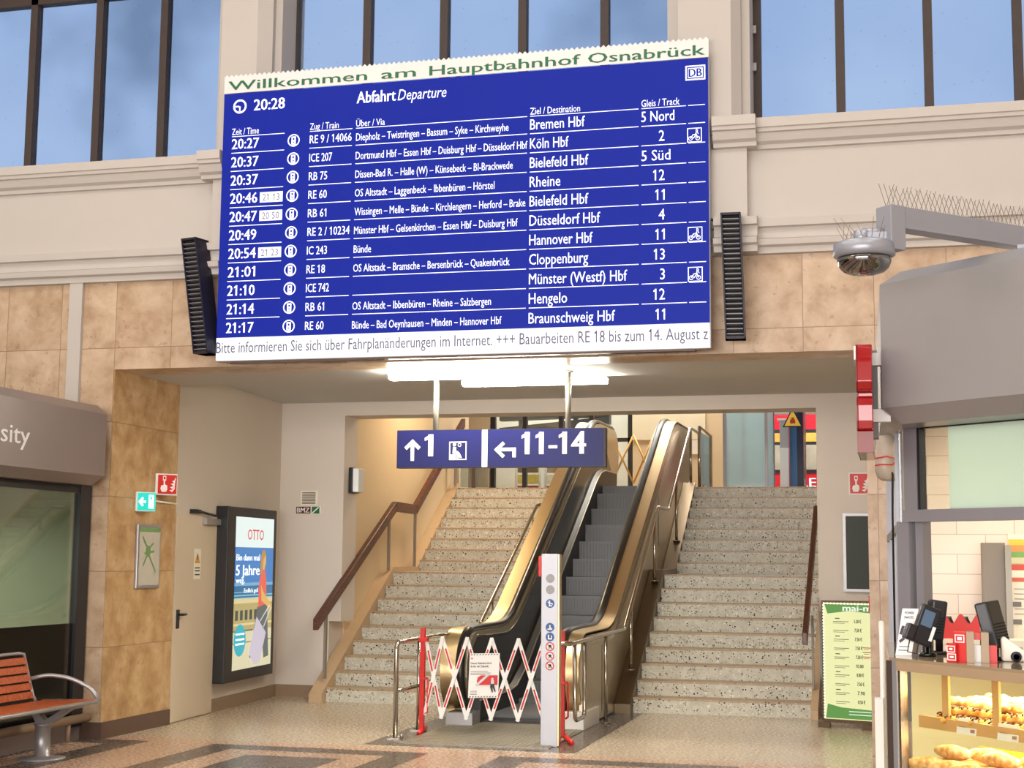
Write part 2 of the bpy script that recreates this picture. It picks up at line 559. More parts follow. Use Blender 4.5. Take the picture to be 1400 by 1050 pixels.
    def lathe(self, prof, cx, cy, n=24, axis='z', c0=0.0):
        vs, fs = [], []
        for r, h in prof:
            for j in range(n):
                a = 2 * math.pi * j / n
                if axis == 'z':
                    vs.append((cx + r * math.cos(a), cy + r * math.sin(a), h))
                elif axis == 'y':
                    vs.append((cx + r * math.cos(a), h, cy + r * math.sin(a)))
                else:
                    vs.append((h, cx + r * math.cos(a), cy + r * math.sin(a)))
        for i in range(len(prof) - 1):
            for j in range(n):
                fs.append((i * n + j, i * n + (j + 1) % n, (i + 1) * n + (j + 1) % n, (i + 1) * n + j))
        fs.append(tuple(range(n - 1, -1, -1)))
        fs.append(tuple(range((len(prof) - 1) * n, len(prof) * n)))
        sm = self.smooth
        self.smooth = True
        self.add(vs, fs)
        self.smooth = sm
        return self
    # flat artwork helpers in a local (u, depth, v) frame
    def disc(self, u, v, r, d=0.0, n=20, ru=None):
        self.add([(u + (ru or r) * math.cos(2 * math.pi * i / n), d, v + r * math.sin(2 * math.pi * i / n)) for i in range(n)], [tuple(range(n))])
        return self
    def ring(self, u, v, r, wd, d=0.0, n=24, ru=None):
        ru = ru or r
        k = (r - wd) / r
        vs = [(u + ru * q * math.cos(2 * math.pi * i / n), d, v + r * q * math.sin(2 * math.pi * i / n)) for q in (1, k) for i in range(n)]
        self.add(vs, [(i, (i + 1) % n, (i + 1) % n + n, i + n) for i in range(n)])
        return self
    def poly(self, pts, d=0.0):
        self.kk = (getattr(self, 'kk', 0) + 1) % 16
        d += self.kk * 0.00005
        self.add([(u, d, v) for u, v in pts], [tuple(range(len(pts)))])
        return self
    def rect(self, u0, u1, v0, v1, d=0.0):
        return self.poly([(u0, v0), (u1, v0), (u1, v1), (u0, v1)], d)
    def frame(self, u0, u1, v0, v1, wd, d=0.0):
        self.rect(u0, u1, v0, v0 + wd, d)
        self.rect(u0, u1, v1 - wd, v1, d)
        self.rect(u0, u0 + wd, v0 + wd, v1 - wd, d)
        self.rect(u1 - wd, u1, v0 + wd, v1 - wd, d)
        return self
    def line(self, u0, v0, u1, v1, wd, d=0.0):
        l = math.hypot(u1 - u0, v1 - v0) or 1
        nu, nv = -(v1 - v0) / l * wd / 2, (u1 - u0) / l * wd / 2
        return self.poly([(u0 - nu, v0 - nv), (u1 - nu, v1 - nv), (u1 + nu, v1 + nv), (u0 + nu, v0 + nv)], d)
    def text(self, s, u, v, h, width=None, sx=0.72, bold=0.0, shear=0.0, align='L', d=0.0):
        if not s.strip():
            return self
        cu = bpy.data.curves.new('lettering', 'FONT')
        cu.body = s
        cu.resolution_u = 2
        cu.shear = shear
        o = bpy.data.objects.new('lettering', cu)
        me = bpy.data.meshes.new_from_object(o)
        k = h / 0.686
        xs = [q.co.x for q in me.vertices]
        x0, x1 = min(xs), max(xs)
        fx = width / (x1 - x0) if width else k * sx
        wtot = (x1 - x0) * fx
        base = u - x0 * fx if align == 'L' else (u - wtot - x0 * fx if align == 'R' else u - wtot / 2 - x0 * fx)
        faces = [tuple(p.vertices) for p in me.polygons]
        dx = bold * k
        for j in ((-1, 1, 0) if dx else (0,)):
            self.add([(base + q.co.x * fx + j * dx, d + 0.0002 * j, v + q.co.y * k) for q in me.vertices], faces)
        # the built-in numeral one is a bare stroke: add its flag
        for i, ch in enumerate(s):
            if ch == '1':
                cu2 = bpy.data.curves.new('lettering', 'FONT')
                cu2.body = s[:i + 1]
                cu2.resolution_u = 2
                o2 = bpy.data.objects.new('lettering', cu2)
                m2 = bpy.data.meshes.new_from_object(o2)
                xr = max(q.co.x for q in m2.vertices)
                bpy.data.objects.remove(o2)
                bpy.data.curves.remove(cu2)
                bpy.data.meshes.remove(m2)
                X = base + (xr - 0.05) * fx
                tp = v + 0.686 * k
                self.add([(X, d, tp), (X - 0.17 * fx - dx, d, tp - 0.11 * k), (X - 0.17 * fx - dx, d, tp - 0.20 * k), (X, d, tp - 0.13 * k)], [(0, 1, 2, 3)])
        bpy.data.objects.remove(o)
        bpy.data.curves.remove(cu)
        bpy.data.meshes.remove(me)
        return self
    def build(self, name, mats, parent=None, bevel=0.0, label=None, origin=None):
        me = bpy.data.meshes.new(name)
        o = bpy.data.objects.new(name, me)
        org = Vector((0, 0, 0))
        if parent is not None:
            org = ORIGIN[parent.name]
        elif origin is not None:
            org = Vector(origin)
        me.from_pydata([(v[0] - org.x, v[1] - org.y, v[2] - org.z) for v in self.v], [], self.f)
        for mt in (mats if isinstance(mats, (list, tuple)) else [mats]):
            me.materials.append(mt)
        for p, i, s in zip(me.polygons, self.mi, self.sm):
            p.material_index = i
            p.use_smooth = s
        me.update()
        COL.objects.link(o)
        if parent is not None:
            o.parent = parent
        elif origin is not None:
            o.location = org
        ORIGIN[o.name] = org
        if bevel:
            bv = o.modifiers.new('bevel', 'BEVEL')
            bv.width = bevel
            bv.segments = 2
            bv.limit_method = 'ANGLE'
        if label:
            o['label'] = label
        return o

def tag(o, label, cat, group=None):
    o['label'] = label
    o['category'] = cat
    if group:
        o['group'] = group
    return o
def thing(name, label, cat, loc, group=None):
    o = bpy.data.objects.new(name, None)
    o.location = loc
    o.empty_display_size = 0.1
    COL.objects.link(o)
    ORIGIN[o.name] = Vector(loc)
    return tag(o, label, cat, group)
def struct(o):
    o['kind'] = 'structure'
    return o
def bx(x0, x1, y0, y1, z0, z1):
    return MB().box(x0, x1, y0, y1, z0, z1)

# plane frames: artwork in (u, depth towards the viewer, v)
def on_front(y):        # wall facing -y
    return lambda u, d, v: (u, y - d, v)

# ================================================================ SETTING
struct(bx(-13, 8, -8, 17.2, -0.3, 0.0).build('floor', M['floor']))

# facade wall with the stair opening: x -7.06..-0.245, z 0..3.378
fw = MB()
fw.m = 0
fw.box(-13, -7.06, 12.31, 12.75, 0, 4.2)
fw.box(-0.245, 8, 12.31, 12.75, 0, 4.2)
fw.box(-7.06, -0.245, 12.31, 12.75, 3.378, 4.2)
fw.m = 1
fw.box(-13, 8, 12.31, 12.9, 4.2, 5.30)
struct(fw.build('wall_facade', [M['stone'], M['plaster']]))
# left reveal of the opening (golden stone) and the slanted side wall
def WL(t, off=0.0):
    """point on the slanted left wall at distance y=t, off metres into the room"""
    return (-7.07 - 0.0755 * (t - 13.62) + off, t)
rv = MB()
rv.m = 0
rv.box(-7.6, -7.06, 12.75, 13.62, 0.0, 3.378)
rv.m = 1
rv.quad((-7.0605, 12.308, 0), (-7.0595, 12.308, 0), (-7.0595, 12.308, 3.378), (-7.0605, 12.308, 3.378))
struct(rv.build('wall_left_reveal', [M['stone_gold'], M['stone']]))
# golden lining over the facade wall's own end
struct(bx(-7.06, -7.052, 12.318, 13.62, 0.0, 3.377).build('trim_1', M['stone_gold']))
sl = MB()
a, b_ = WL(13.62), WL(16.8)
sl.prism([(a[0], a[1]), (b_[0], b_[1]), (b_[0] - 0.4, b_[1]), (a[0] - 0.4, a[1])], 0.0, 3.75, 'z')
struct(sl.build('wall_left', M['wall']))
# back wall pieces around the stairwell opening
bw = MB()
bw.box(-7.75, -6.635, 16.8, 17.25, 0, 0.9)
bw.box(-7.75, -6.485, 16.8, 17.25, 0.9, 3.75)
bw.box(-6.485, -0.88, 16.8, 17.25, 3.368, 3.75)
bw.box(-0.88, 0.3, 16.8, 17.25, 0, 3.75)
struct(bw.build('wall_back', M['wall2']))
struct(bx(-0.245, 0.1, 12.75, 16.8, 0, 3.75).build('wall_right', M['stone_side']))
# stone pier corner seen beside the kiosk
# lower soffit behind the facade and the recessed ceiling
cl = MB()
cl.box(-7.06, -0.245, 12.75, 13.62, 3.378, 3.75)
cl.m = 1
cl.box(-7.75, 0.1, 13.62, 17.25, 3.53, 3.75)
struct(cl.build('ceiling_passage', [M['ceil'], M['ceil']]))
# plinths
pb = MB()
p0, p1 = WL(14.72, 0.015), WL(16.8, 0.015)
pb.prism([(p0[0], p0[1]), (p1[0], p1[1]), (p1[0] - 0.1, p1[1]), (p0[0] - 0.1, p0[1])], 0, 0.14, 'z')
pb.box(-7.3, -6.66, 16.785, 16.83, 0, 0.14)
struct(pb.build('baseboard_left', M['plinth']))
struct(MB().box(-7.2, -7.035, 12.29, 13.615, 0, 0.15).build('baseboard_reveal', M['plinth_dark']))
struct(MB().box(-7.25, -7.03, 12.285, 12.32, 0, 0.15).build('baseboard_facade', M['plinth_dark']))
# unseen hall shell so the room bounces light as a room does
hs = MB()
hs.box(-13.3, -13, -8, 12.31, 0, 10.6)
hs.box(8, 8.3, -8, 12.31, 0, 10.6)
hs.box(-13, 8, -8.3, -8, 0, 10.6)
struct(hs.build('wall_hall', M['plaster2']))
struct(bx(-13.3, 8.3, -8.3, 13.4, 10.6, 10.9).build('ceiling', M['plaster2']))
struct(bx(-13, 8, 12.31, 12.9, 9.2, 10.6).build('wall_upper', M['plaster']))

# mouldings of the facade: run a profile along x, breaking forward at the pilasters
def moulding(name, prof, runs, mat):
    mb = MB()
    for x0, x1, dy in runs:
        mb.prism([(12.31 - dy - a, z) for a, z in prof] + [(12.33, prof[-1][1]), (12.33, prof[0][1])], x0, x1, 'x')
    return struct(mb.build(name, mat))
RUN = [(-13, -6.16, 0), (-6.16, -5.93, 0.12), (-5.93, -1.45, 0), (-1.45, -1.09, 0.12), (-1.09, 8, 0)]
moulding('trim_2', [(0.0, 5.10), (0.03, 5.105), (0.035, 5.14), (0.07, 5.16), (0.09, 5.20), (0.095, 5.225), (0.12, 5.23), (0.125, 5.26), (0.14, 5.265), (0.14, 5.345), (-0.42, 5.36)], RUN, M['plaster'])
moulding('trim_3', [(0.0, 4.20), (0.05, 4.205), (0.055, 4.255), (0.09, 4.27), (0.10, 4.315), (0.05, 4.33), (0.03, 4.34), (0.03, 4.425), (0.075, 4.43), (0.08, 4.495), (0.0, 4.51)], RUN, M['plaster'])
pil = MB()
for x0, x1 in ((-6.06, -5.40), (-1.60, -1.175)):
    pil.box(x0, x1, 12.20, 12.33, 4.51, 5.10)
struct(pil.build('trim_4', M['plaster']))
# pilasters between the windows
pl = MB()
for x0, x1, x2, xb in ((-6.02, -5.66, -5.55, -5.50), (-1.75, -1.30, -1.225, -1.16)):
    pl.prism([(x0, 12.20), (x1, 12.20), (x2, 12.30), (x2, 12.36), (xb, 12.40), (xb, 12.92), (x0 - 0.12, 12.92), (x0 - 0.12, 12.40), (x0 - 0.02, 12.36)], 5.34, 9.3, 'z')
struct(pl.build('trim_5', M['plaster']))

def window(n, x0, x1, bars, hinges):
    w_ = MB()
    w_.box(x0, x0 + 0.085, 12.72, 12.80, 5.36, 9.2)
    w_.box(x1 - 0.085, x1, 12.72, 12.80, 5.36, 9.2)
    for xa in bars:
        w_.box(xa - 0.038, xa + 0.038, 12.70, 12.80, 5.36, 9.2)
    w_.box(x0, x1, 12.71, 12.80, 5.34, 5.375)
    w_.box(x0, x1, 12.70, 12.80, 7.17, 7.42)
    fr = struct(w_.build('window_%d' % n, M['frame_dark']))
    g = MB()
    xs = [x0 + 0.04] + list(bars) + [x1 - 0.04]
    for a_, c_ in zip(xs, xs[1:]):
        q = MB()
        q.box(a_ + 0.01, c_ - 0.01, 12.765, 12.772, 5.37, 9.2)
        q.build('pane', M['wglass'], fr)
    for xh, z in hinges:
        h = MB()
        h.box(xh - 0.055, xh + 0.005, 12.64, 12.70, z, z + 0.11)
        h.box(xh - 0.005, xh + 0.05, 12.66, 12.70, z + 0.02, z + 0.09)
        h.build('hinge', M['alu'], fr)
    return fr
window(1, -10.6, -6.20, [-9.80, -9.08, -8.34, -7.60, -6.89], [])
window(2, -5.56, -1.70, [-4.772, -4.012, -3.258, -2.49], [(-5.56, 6.27), (-5.56, 6.56)])
window(3, -1.178, 4.2, [-0.414, 0.322, 1.05, 1.79, 2.53, 3.27], [(-1.178, 5.90), (-1.178, 6.24), (-1.178, 6.56)])

# unseen window bars added behind the camera to go with the fill light
ew = MB()
for i in range(15):
    ew.box(-10.04 + i, -9.96 + i, -7.98, -7.86, 0.2, 4.6)
for z in (0.2, 2.3, 4.5):
    ew.box(-10.04, 4.04, -7.98, -7.88, z, z + 0.1)
struct(ew.build('window_4', M['frame_dark']))
# surface-mounted cable cover on the left stone
tag(bx(-7.535, -7.40, 12.27, 12.309, 2.3, 4.25).build('cable_cover', M['plaster'], origin=None), 'narrow cream cable cover strip running down the left stone facade', 'cable cover')

# ---------------------------------------------------------------- stairwell shell and upper level
st = MB()
st.box(-7.2, -6.62, 17.25, 22.6, 0, 5.6)
struct(st.build('wall_stairwell_left', M['wallwarm']))
struct(bx(-0.87, -0.4, 17.25, 22.2, 0, 5.6).build('wall_stairwell_right', M['wall2']))
struct(bx(-7.2, -0.4, 17.25, 22.0, 5.3, 5.6).build('ceiling_stairwell', M['wall2']))
struct(bx(-7.2, -0.4, 17.1, 17.25, 3.75, 5.6).build('wall_stairwell_front', M['wallwarm']))
up = MB()
up.box(-12, 4, 21.62, 28.0, 2.42, 2.72)
struct(up.build('floor_upper', M['plinth']))
# upper back wall: beige pieces
ub = MB()
ub.box(-12, -6.66, 24.0, 24.3, 2.72, 6.8)
ub.box(-4.22, -2.74, 24.0, 24.3, 2.72, 6.8)
struct(ub.build('wall_upper_hall', M['wallwarm']))
struct(bx(-4.22, -3.02, 23.97, 24.0, 3.62, 4.6).build('trim_6', paint('pale_panel', (232, 222, 192), 0.5)))
us = MB()
us.box(-12, 4, 32, 32.3, 1.0, 7)
us.box(-12, -11.7, 21.6, 32, 2.72, 7)
us.box(4, 4.3, 21.6, 32, 2.72, 7)
struct(us.build('wall_platform', M['plaster2']))
struct(bx(-12, 4, 21.6, 32.3, 6.8, 7.0).build('ceiling_upper', M['plaster2']))
struct(bx(-12, 4, 28.0, 32.3, 1.3, 1.5).build('ground_track', M['plinth_dark']))
struct(bx(-12, -7.2, 21.6, 21.9, 2.72, 6.8).build('wall_upper_left', M['plaster2']))
struct(bx(-0.4, 4, 21.6, 21.9, 2.72, 6.8).build('wall_upper_right', M['plaster2']))

#STAIRS
#BOARD
#LEFT
#PASSAGE
#ESCALATOR
#UPPER
#KIOSK
# ================================================================ STAIRS
RISE1, RISE2 = 0.1646, 0.1546
def step_yz(n):
    """front edge y and tread height of riser n (1..17)"""
    if n <= 9:
        return 16.32 + (n - 1) * 0.285, RISE1 * n
    return 19.70 + (n - 10) * 0.247, RISE1 * 9 + RISE2 * (n - 9)
def staircase(label, x0, x1):
    t = thing('staircase', label, 'stairs', ((x0 + x1) / 2, 16.3, 0), 'stairs up to the platforms')
    for n in range(1, 18):
        y, z = step_yz(n)
        ye = step_yz(n + 1)[0] if n < 17 else 21.62
        zb = step_yz(n - 1)[1] if n > 1 else 0.0
        s = MB()
        s.m = 0
        s.prism([(y + 0.012, zb), (y, z - 0.03), (y, z - 0.022), (ye + 0.02, z - 0.022), (ye + 0.02, zb)], x0, x1, 'x')
        s.m = 1
        s.prism([(y - 0.006, z - 0.022), (y - 0.006, z - 0.004), (y - 0.002, z), (ye + 0.012, z), (ye + 0.012, z - 0.022)], x0, x1, 'x')
        s.build('step', [M['terrazzo'], M['tread']], t)
    return t
def rail_z(y, dz):
    """line parallel to the flights, dz above the nosing line"""
    a = 16.32 - 0.03
    if y < 18.62:
        return RISE1 + (y - 16.32) * 0.5775 + dz
    if y < 19.62:
        return RISE1 + (18.62 - 16.32) * 0.5775 + dz
    return RISE1 + (18.62 - 16.32) * 0.5775 + dz + (y - 19.62) * 0.626
left_stairs = staircase('speckled terrazzo stairs left of the escalator beside the warm-lit wall', -6.46, -4.55)
right_stairs = staircase('speckled terrazzo stairs right of the escalator, leading up towards the red train', -2.87, -0.95)
def stringer(x0, x1, mat, par, dz, y0=16.18, foot=0.10):
    ys = [18.62, 19.62, 21.62]
    poly = [(y0, 0.0), (y0, foot)] + [(y, rail_z(y, dz)) for y in ys] + [(21.62, 1.9), (19.7, 0.9), (18.4, 0.5), (17, 0.0)]
    return MB().prism(poly, x0, x1, 'x').build('stringer', mat, par)
stringer(-6.618, -6.46, M['stringer'], left_stairs, 0.05)
stringer(-0.95, -0.872, M['stringer'], right_stairs, 0.04)
stringer(-3.05, -2.875, M['stringer_steel'], right_stairs, 0.05)

def wood_rail(label, x, wd, pts, posts, px):
    t = thing('wooden_handrail', label, 'handrail', (x, pts[0][0], 0), 'wooden wall-side handrails')
    h = MB()
    n = len(pts)
    up_ = [(y, z) for y, z in pts]
    lo_ = [(y + (0.02 if 0 < i < n - 1 else 0.0), z - 0.13) for i, (y, z) in enumerate(pts)]
    for i in range(n - 1):
        h.prism([up_[i], up_[i + 1], lo_[i + 1], lo_[i]], x - wd / 2, x + wd / 2, 'x')
    h.build('rail', M['wood'], t, bevel=0.008)
    for y, z0, z1 in posts:
        bx(px - 0.012, px + 0.012, y - 0.03, y + 0.03, z0, z1).build('bracket_post', M['rail_grey'], t)
    return t
M['rail_grey'] = paint('rail_grey', (132, 122, 112), 0.45, metal=0.2)
wood_rail('dark wooden handrail on steel posts along the left stairs', -6.46, 0.07,
          [(15.95, 0.96), (18.60, 2.40), (19.45, 2.39), (21.75, 3.80)],
          [(16.36, 0.26, 1.05), (18.52, 1.50, 2.24), (19.60, 1.54, 2.36), (21.5, 2.75, 3.5)], -6.50)
wood_rail('dark wooden handrail along the right edge of the right stairs', -0.985, 0.055,
          [(15.95, 0.92), (18.45, 2.34), (19.45, 2.36), (21.75, 3.80)],
          [(16.50, 0.30, 1.08), (18.45, 1.5, 2.22), (19.6, 1.6, 2.33)], -0.935)

# stainless rail between escalator and right stairs, with its hoop at the front
def bend(pts, r=0.06, k=4):
    out = [Vector(pts[0])]
    for i in range(1, len(pts) - 1):
        p, a, c = Vector(pts[i]), Vector(pts[i - 1]), Vector(pts[i + 1])
        q = min(r, (p - a).length * 0.45, (c - p).length * 0.45)
        s0 = p + (a - p).normalized() * q
        s1 = p + (c - p).normalized() * q
        for j in range(k + 1):
            u = j / k
            out.append(s0 * (1 - u) ** 2 + p * 2 * u * (1 - u) + s1 * u * u)
    out.append(Vector(pts[-1]))
    return out
t = thing('steel_handrail', 'polished steel handrail between the escalator and the right stairs', 'handrail', (-2.95, 13.5, 0), 'steel handrails at the escalator')
MB().tube(bend([(-3.10, 13.42, 0.885), (-2.95, 13.50, 0.885), (-2.95, 16.25, 0.90), (-2.95, 18.62, 2.33), (-2.95, 19.50, 2.33), (-2.95, 21.62, 3.60), (-2.95, 23.1, 3.60), (-2.95, 23.1, 2.72)], 0.05), 0.022, 12).build('rail', M['steel_rail'], t)
MB().tube(bend([(-2.95, 13.66, 0.87), (-2.95, 13.70, 0.17), (-2.95, 14.12, 0.17), (-2.95, 14.12, 0.87)], 0.07), 0.02, 10).build('hoop', M['steel_rail'], t)
for y, z0, z1 in ((15.18, 0.0, 0.89), (16.66, 0.43, 1.13), (18.34, 1.40, 2.14), (20.22, 1.92, 2.75), (21.7, 2.73, 3.58)):
    p = MB()
    p.tube([(-2.95, y, z0), (-2.95, y, z1)], 0.019, 10)
    p.lathe([(0.05, z0), (0.05, z0 + 0.012), (0.02, z0 + 0.014)], -2.95, y, 14)
    p.build('post', M['steel_rail'], t)
t = thing('steel_handrail', 'slim steel handrail beside the left stairs, fixed along the bronze escalator side', 'handrail', (-4.66, 16.4, 0.9), 'steel handrails at the escalator')
MB().tube(bend([(-4.54, 16.42, 0.92), (-4.66, 16.46, 0.92), (-4.66, 19.20, 2.38), (-4.54, 19.22, 2.38)], 0.05), 0.021, 12).build('rail', M['steel_rail'], t)
for y in (17.0, 18.95):
    z = 0.92 + (y - 16.46) * 0.533
    MB().tube([(-4.66, y, z - 0.01), (-4.66, y, z - 0.32), (-4.55, y, z - 0.34)], 0.012, 8).build('bracket_post', M['steel_rail'], t)

# guard rail in front of the left newel
t = thing('guard_rail', 'steel tube guard rail with two bolted posts at the escalator foot', 'guard rail', (-4.55, 13.25, 0))
MB().tube(bend([(-4.55, 13.24, 0.012), (-4.55, 13.24, 0.875), (-4.55, 14.45, 0.885), (-4.40, 14.9, 0.885)], 0.07), 0.023, 12).build('tube', M['steel_rail'], t)
MB().tube([(-4.55, 13.92, 0.012), (-4.55, 13.92, 0.87)], 0.021, 12).build('post', M['steel_rail'], t)
MB().tube([(-4.55, 13.24, 0.43), (-4.55, 13.92, 0.43)], 0.018, 12).build('cross_bar', M['steel_rail'], t)
for y in (13.24, 13.92):
    f = MB()
    f.box(-4.61, -4.49, y - 0.06, y + 0.06, 0.0, 0.012)
    for a in (-0.045, 0.045):
        for c in (-0.045, 0.045):
            f.lathe([(0.012, 0.012), (0.012, 0.03), (0.006, 0.034)], -4.55 + a, y + c, 8)
    f.build('foot_plate', M['steel'], t)

# ================================================================ ESCALATOR
def hand_path(z_off=0.0, inset=0.0):
    pts = []
    cy, cz, ra, rb = 14.83, 0.53, 0.42 - inset, 0.435 - inset
    for i in range(13):
        a = math.radians(-100 - i * (170 / 12))
        pts.append((cy + ra * math.cos(a) * 1.0, cz + rb * math.sin(a)))
    def zc(y):
        # flat - curve - incline - curve - flat
        z0 = 0.968
        if y <= 15.9: z = z0
        elif y <= 16.65: z = z0 + 0.577 * (y - 15.9) ** 2 / (2 * 0.75)
        elif y <= 20.65: z = z0 + 0.577 * (y - 16.275)
        elif y <= 21.35: z = z0 + 0.577 * (20.65 - 16.275) + 0.577 * ((y - 20.65) - (y - 20.65) ** 2 / 1.4)
        else: z = z0 + 0.577 * (20.65 - 16.275) + 0.577 * 0.35
        return z
    ys = [15.3, 15.9] + [15.9 + 0.75 * k / 6 for k in range(1, 7)] + [18.6, 20.65] + [20.65 + 0.7 * k / 6 for k in range(1, 7)] + [22.4]
    body = [(y, zc(y)) for y in ys]
    if inset:
        nb = []
        for i, (y, z) in enumerate(body):
            a, c = body[max(0, i - 1)], body[min(len(body) - 1, i + 1)]
            l = math.hypot(c[0] - a[0], c[1] - a[1])
            nb.append((y + (c[1] - a[1]) / l * inset, z - (c[0] - a[0]) / l * inset))
        body = nb
    pts += body
    zt = zc(22.4)
    for i in range(1, 11):
        a = math.radians(90 - i * 17)
        pts.append((22.4 + (0.42 - inset) * math.cos(a), zt - 0.435 + (0.435 - inset) * math.sin(a)))
    return pts, zc
HP, ZC = hand_path()
HP_IN, _ = hand_path(inset=0.05)
def nose_z(y):
    return ZC(y) - 0.90
esc = thing('escalator', 'stopped escalator with black handrails between the two flights of stairs', 'escalator', (-3.77, 14.5, 0))
low = [(22.4, 2.72), (21.35, 2.66), (20.65, 2.35), (16.65, 0.05), (16.0, 0.0), (14.55, 0.0)]
def balustrade(name, xi, xo, xh, out):
    """xi inner face, xo outer face, xh handrail line"""
    s = 1 if out > 0 else -1
    b_ = MB()
    core = [(y, z) for y, z in HP_IN]
    b_.prism(core + [(22.3, 2.73), (16.6, 0.02), (14.72, 0.02)], xi, xo, 'x')
    par = b_.build(name, M['clad'], esc)
    # bronze deck bands either side of the belt
    for q0, q1 in ((xh + 0.045, max(xi, xo)), (min(xi, xo), xh - 0.045)):
        if q1 - q0 < 0.03:
            continue
        d = MB()
        d.smooth = True
        d.ribbon([(0, y, z) for y, z in HP_IN], [(q0, -0.02), (q1, -0.02), (q1, 0.012), (q0, 0.028)])
        d.build('deck_band', M['bronze'], par)
    h = MB()
    h.smooth = True
    h.ribbon([(xh, y, z) for y, z in HP], [(-0.042, -0.035), (0.042, -0.035), (0.047, -0.012), (0.038, 0.006), (0, 0.012), (-0.038, 0.006), (-0.047, -0.012)], crisp=False)
    h.build('handrail_belt', M['black_rubber'], par)
    return par
bl = balustrade('left_balustrade', -4.225, -4.50, -4.29, -1)
brr = balustrade('right_balustrade', -3.325, -3.08, -3.26, 1)
# black inner panel of the left side, visible above the steps
def inner_panel(x0, x1, par):
    top = [(y, z) for y, z in HP_IN if y < 22.3][13:]
    inn = []
    for i, (y, z) in enumerate(top):
        inn.append((y, z - 0.07))
    bot = [(y, max(nose_z(y) + 0.12, 0.14)) for y in (22.2, 21.35, 20.65, 16.65, 16.2, 15.9, 15.0)]
    front = [(14.75, 0.2), (14.56, 0.45), (14.62, 0.72), (14.82, 0.86)]
    MB().prism(inn + bot + front, x0, x1, 'x').build('inner_panel', M['esc_panel'], par)
    ln = MB()
    ln.tube([(x1, y, z + 0.01) for y, z in [(14.82, 0.87)] + inn], 0.008, 6)
    ln.build('trim_line', M['steel'], par)
    sk = MB()
    sk.smooth = True
    sk.ribbon([(x1, y, max(nose_z(y) + 0.16, 0.18)) for y in (14.7, 15.5, 15.9, 16.2, 16.65, 18.6, 20.65, 21.0, 21.35, 22.2)], [(-0.004, -0.55), (0.07, -0.55), (0.07, 0.0), (0.0, 0.03), (-0.004, 0.03)])
    sk.build('skirt', M['black'], par)
    e = MB()
    e.tube([(x1 + 0.065, y, max(nose_z(y) + 0.165, 0.185)) for y in (14.7, 15.5, 15.9, 16.2, 16.65, 18.6, 20.65, 21.0, 21.35, 22.2)], 0.009, 6)
    e.build('skirt_edge', M['clad'], par)
inner_panel(-4.225, -4.215, bl)

for x0, x1 in ((-4.43, -4.15), (-3.31, -3.02)):
    bx(x0, x1, 14.42, 15.2, 0.0, 0.13 if x0 < -4 else 0.17).build('newel_base', M['alu'] if x0 < -4 else M['white'], esc, bevel=0.006)
# outer steel cladding towards the right stairs with plate joints
oc = MB()
ocp = [(14.55, 0.02)] + [(y, z - 0.12) for y, z in HP_IN[10:-10]] + [(22.2, 2.73), (19.7, 1.3), (16.3, 0.02)]
oc.prism(ocp, -3.10, -3.055, 'x')
oc.build('outer_cladding', M['clad'], brr)
for yj in (15.5, 17.4, 19.3):
    bx(-3.057, -3.052, yj, yj + 0.006, nose_z(yj) + 0.02 if nose_z(yj) > 0 else 0.03, ZC(yj) - 0.2).build('cladding_joint', M['slot'], brr)
# steps
k = 0
y = 15.05
while y < 21.35:
    zt = min(2.72, max(0.02, nose_z(y)))
    nxt = min(2.72, max(0.02, nose_z(y - 0.40))) if y > 15.4 else 0.02
    s = MB()
    z0 = min(nxt, zt) - 0.04
    s.box(-4.142, -3.335, y, y + 0.42, zt - 0.03, zt)
    if zt - z0 > 0.05:
        s.box(-4.142, -3.335, y + 0.004, y + 0.02, z0, zt - 0.02)
        for j in range(39):
            xx = -4.135 + j * 0.0202
            s.box(xx, xx + 0.009, y - 0.004, y + 0.004, z0, zt - 0.008)
    s.build('step', M['esc_step'], esc)
    y += 0.40
cb = MB()
cb.box(-4.40, -3.02, 12.92, 14.42, 0.0, 0.010)
cb.box(-4.15, -3.31, 14.42, 15.05, 0.0, 0.010)
for j in range(34):
    xx = -4.38 + j * 0.04
    cb.box(xx, xx + 0.018, 12.94, 14.40, 0.010, 0.014)
cb.build('floor_plate', paint('ribbed_floor_plate', (150, 142, 126), 0.4, metal=0.4, var=0.1), esc)
bx(-4.15, -3.31, 14.78, 15.05, 0.010, 0.03).build('comb_plate', M['black'], esc)
bx(-4.14, -3.41, 21.3, 22.6, 2.70, 2.725).build('floor_plate', M['esc_step'], esc)
# ================================================================ DEPARTURE BOARD
BY = 12.06
T_ = on_front(BY)
board = thing('departure_board', 'large blue departure display board hung over the stair opening', 'departure board', (-3.69, 12.15, 3.394))
hb = MB()
hb.box(-5.915, -1.470, 12.085, 12.165, 3.392, 5.866)
hb.box(-5.4, -2.0, 12.165, 12.30, 3.6, 4.1)
hb.box(-5.4, -2.0, 12.165, 12.30, 4.6, 5.05)
hb.build('housing', M['alu'], board, bevel=0.004)
bx(-5.905, -1.480, 12.0605, 12.086, 3.605, 5.860).build('display_panel', M['board_blue'], board)
bx(-5.905, -1.480, 12.0605, 12.086, 3.400, 3.603).build('ticker_panel', M['board_band'], board)
bx(-5.80, -1.6, 12.09, 12.165, 3.378, 3.392).build('lower_rail', M['plinth_dark'], board)
def txt(s, x, z, h, par=None, name='lettering', mat=None, **kw):
    mb = kw.pop('mb', None)
    return mb.text(s, x, z, h, **kw)
b = MB(T_)
b.ring(-5.745, 5.735, 0.066, 0.017, 0.003, 28)
b.line(-5.745, 5.735, -5.745, 5.690, 0.014, 0.003)
b.line(-5.752, 5.735, -5.79, 5.735, 0.014, 0.003)
b.text('20:28', -5.605, 5.688, 0.102, width=0.30, bold=0.018, d=0.003)
b.build('clock', M['board_text'], board)
b = MB(T_)
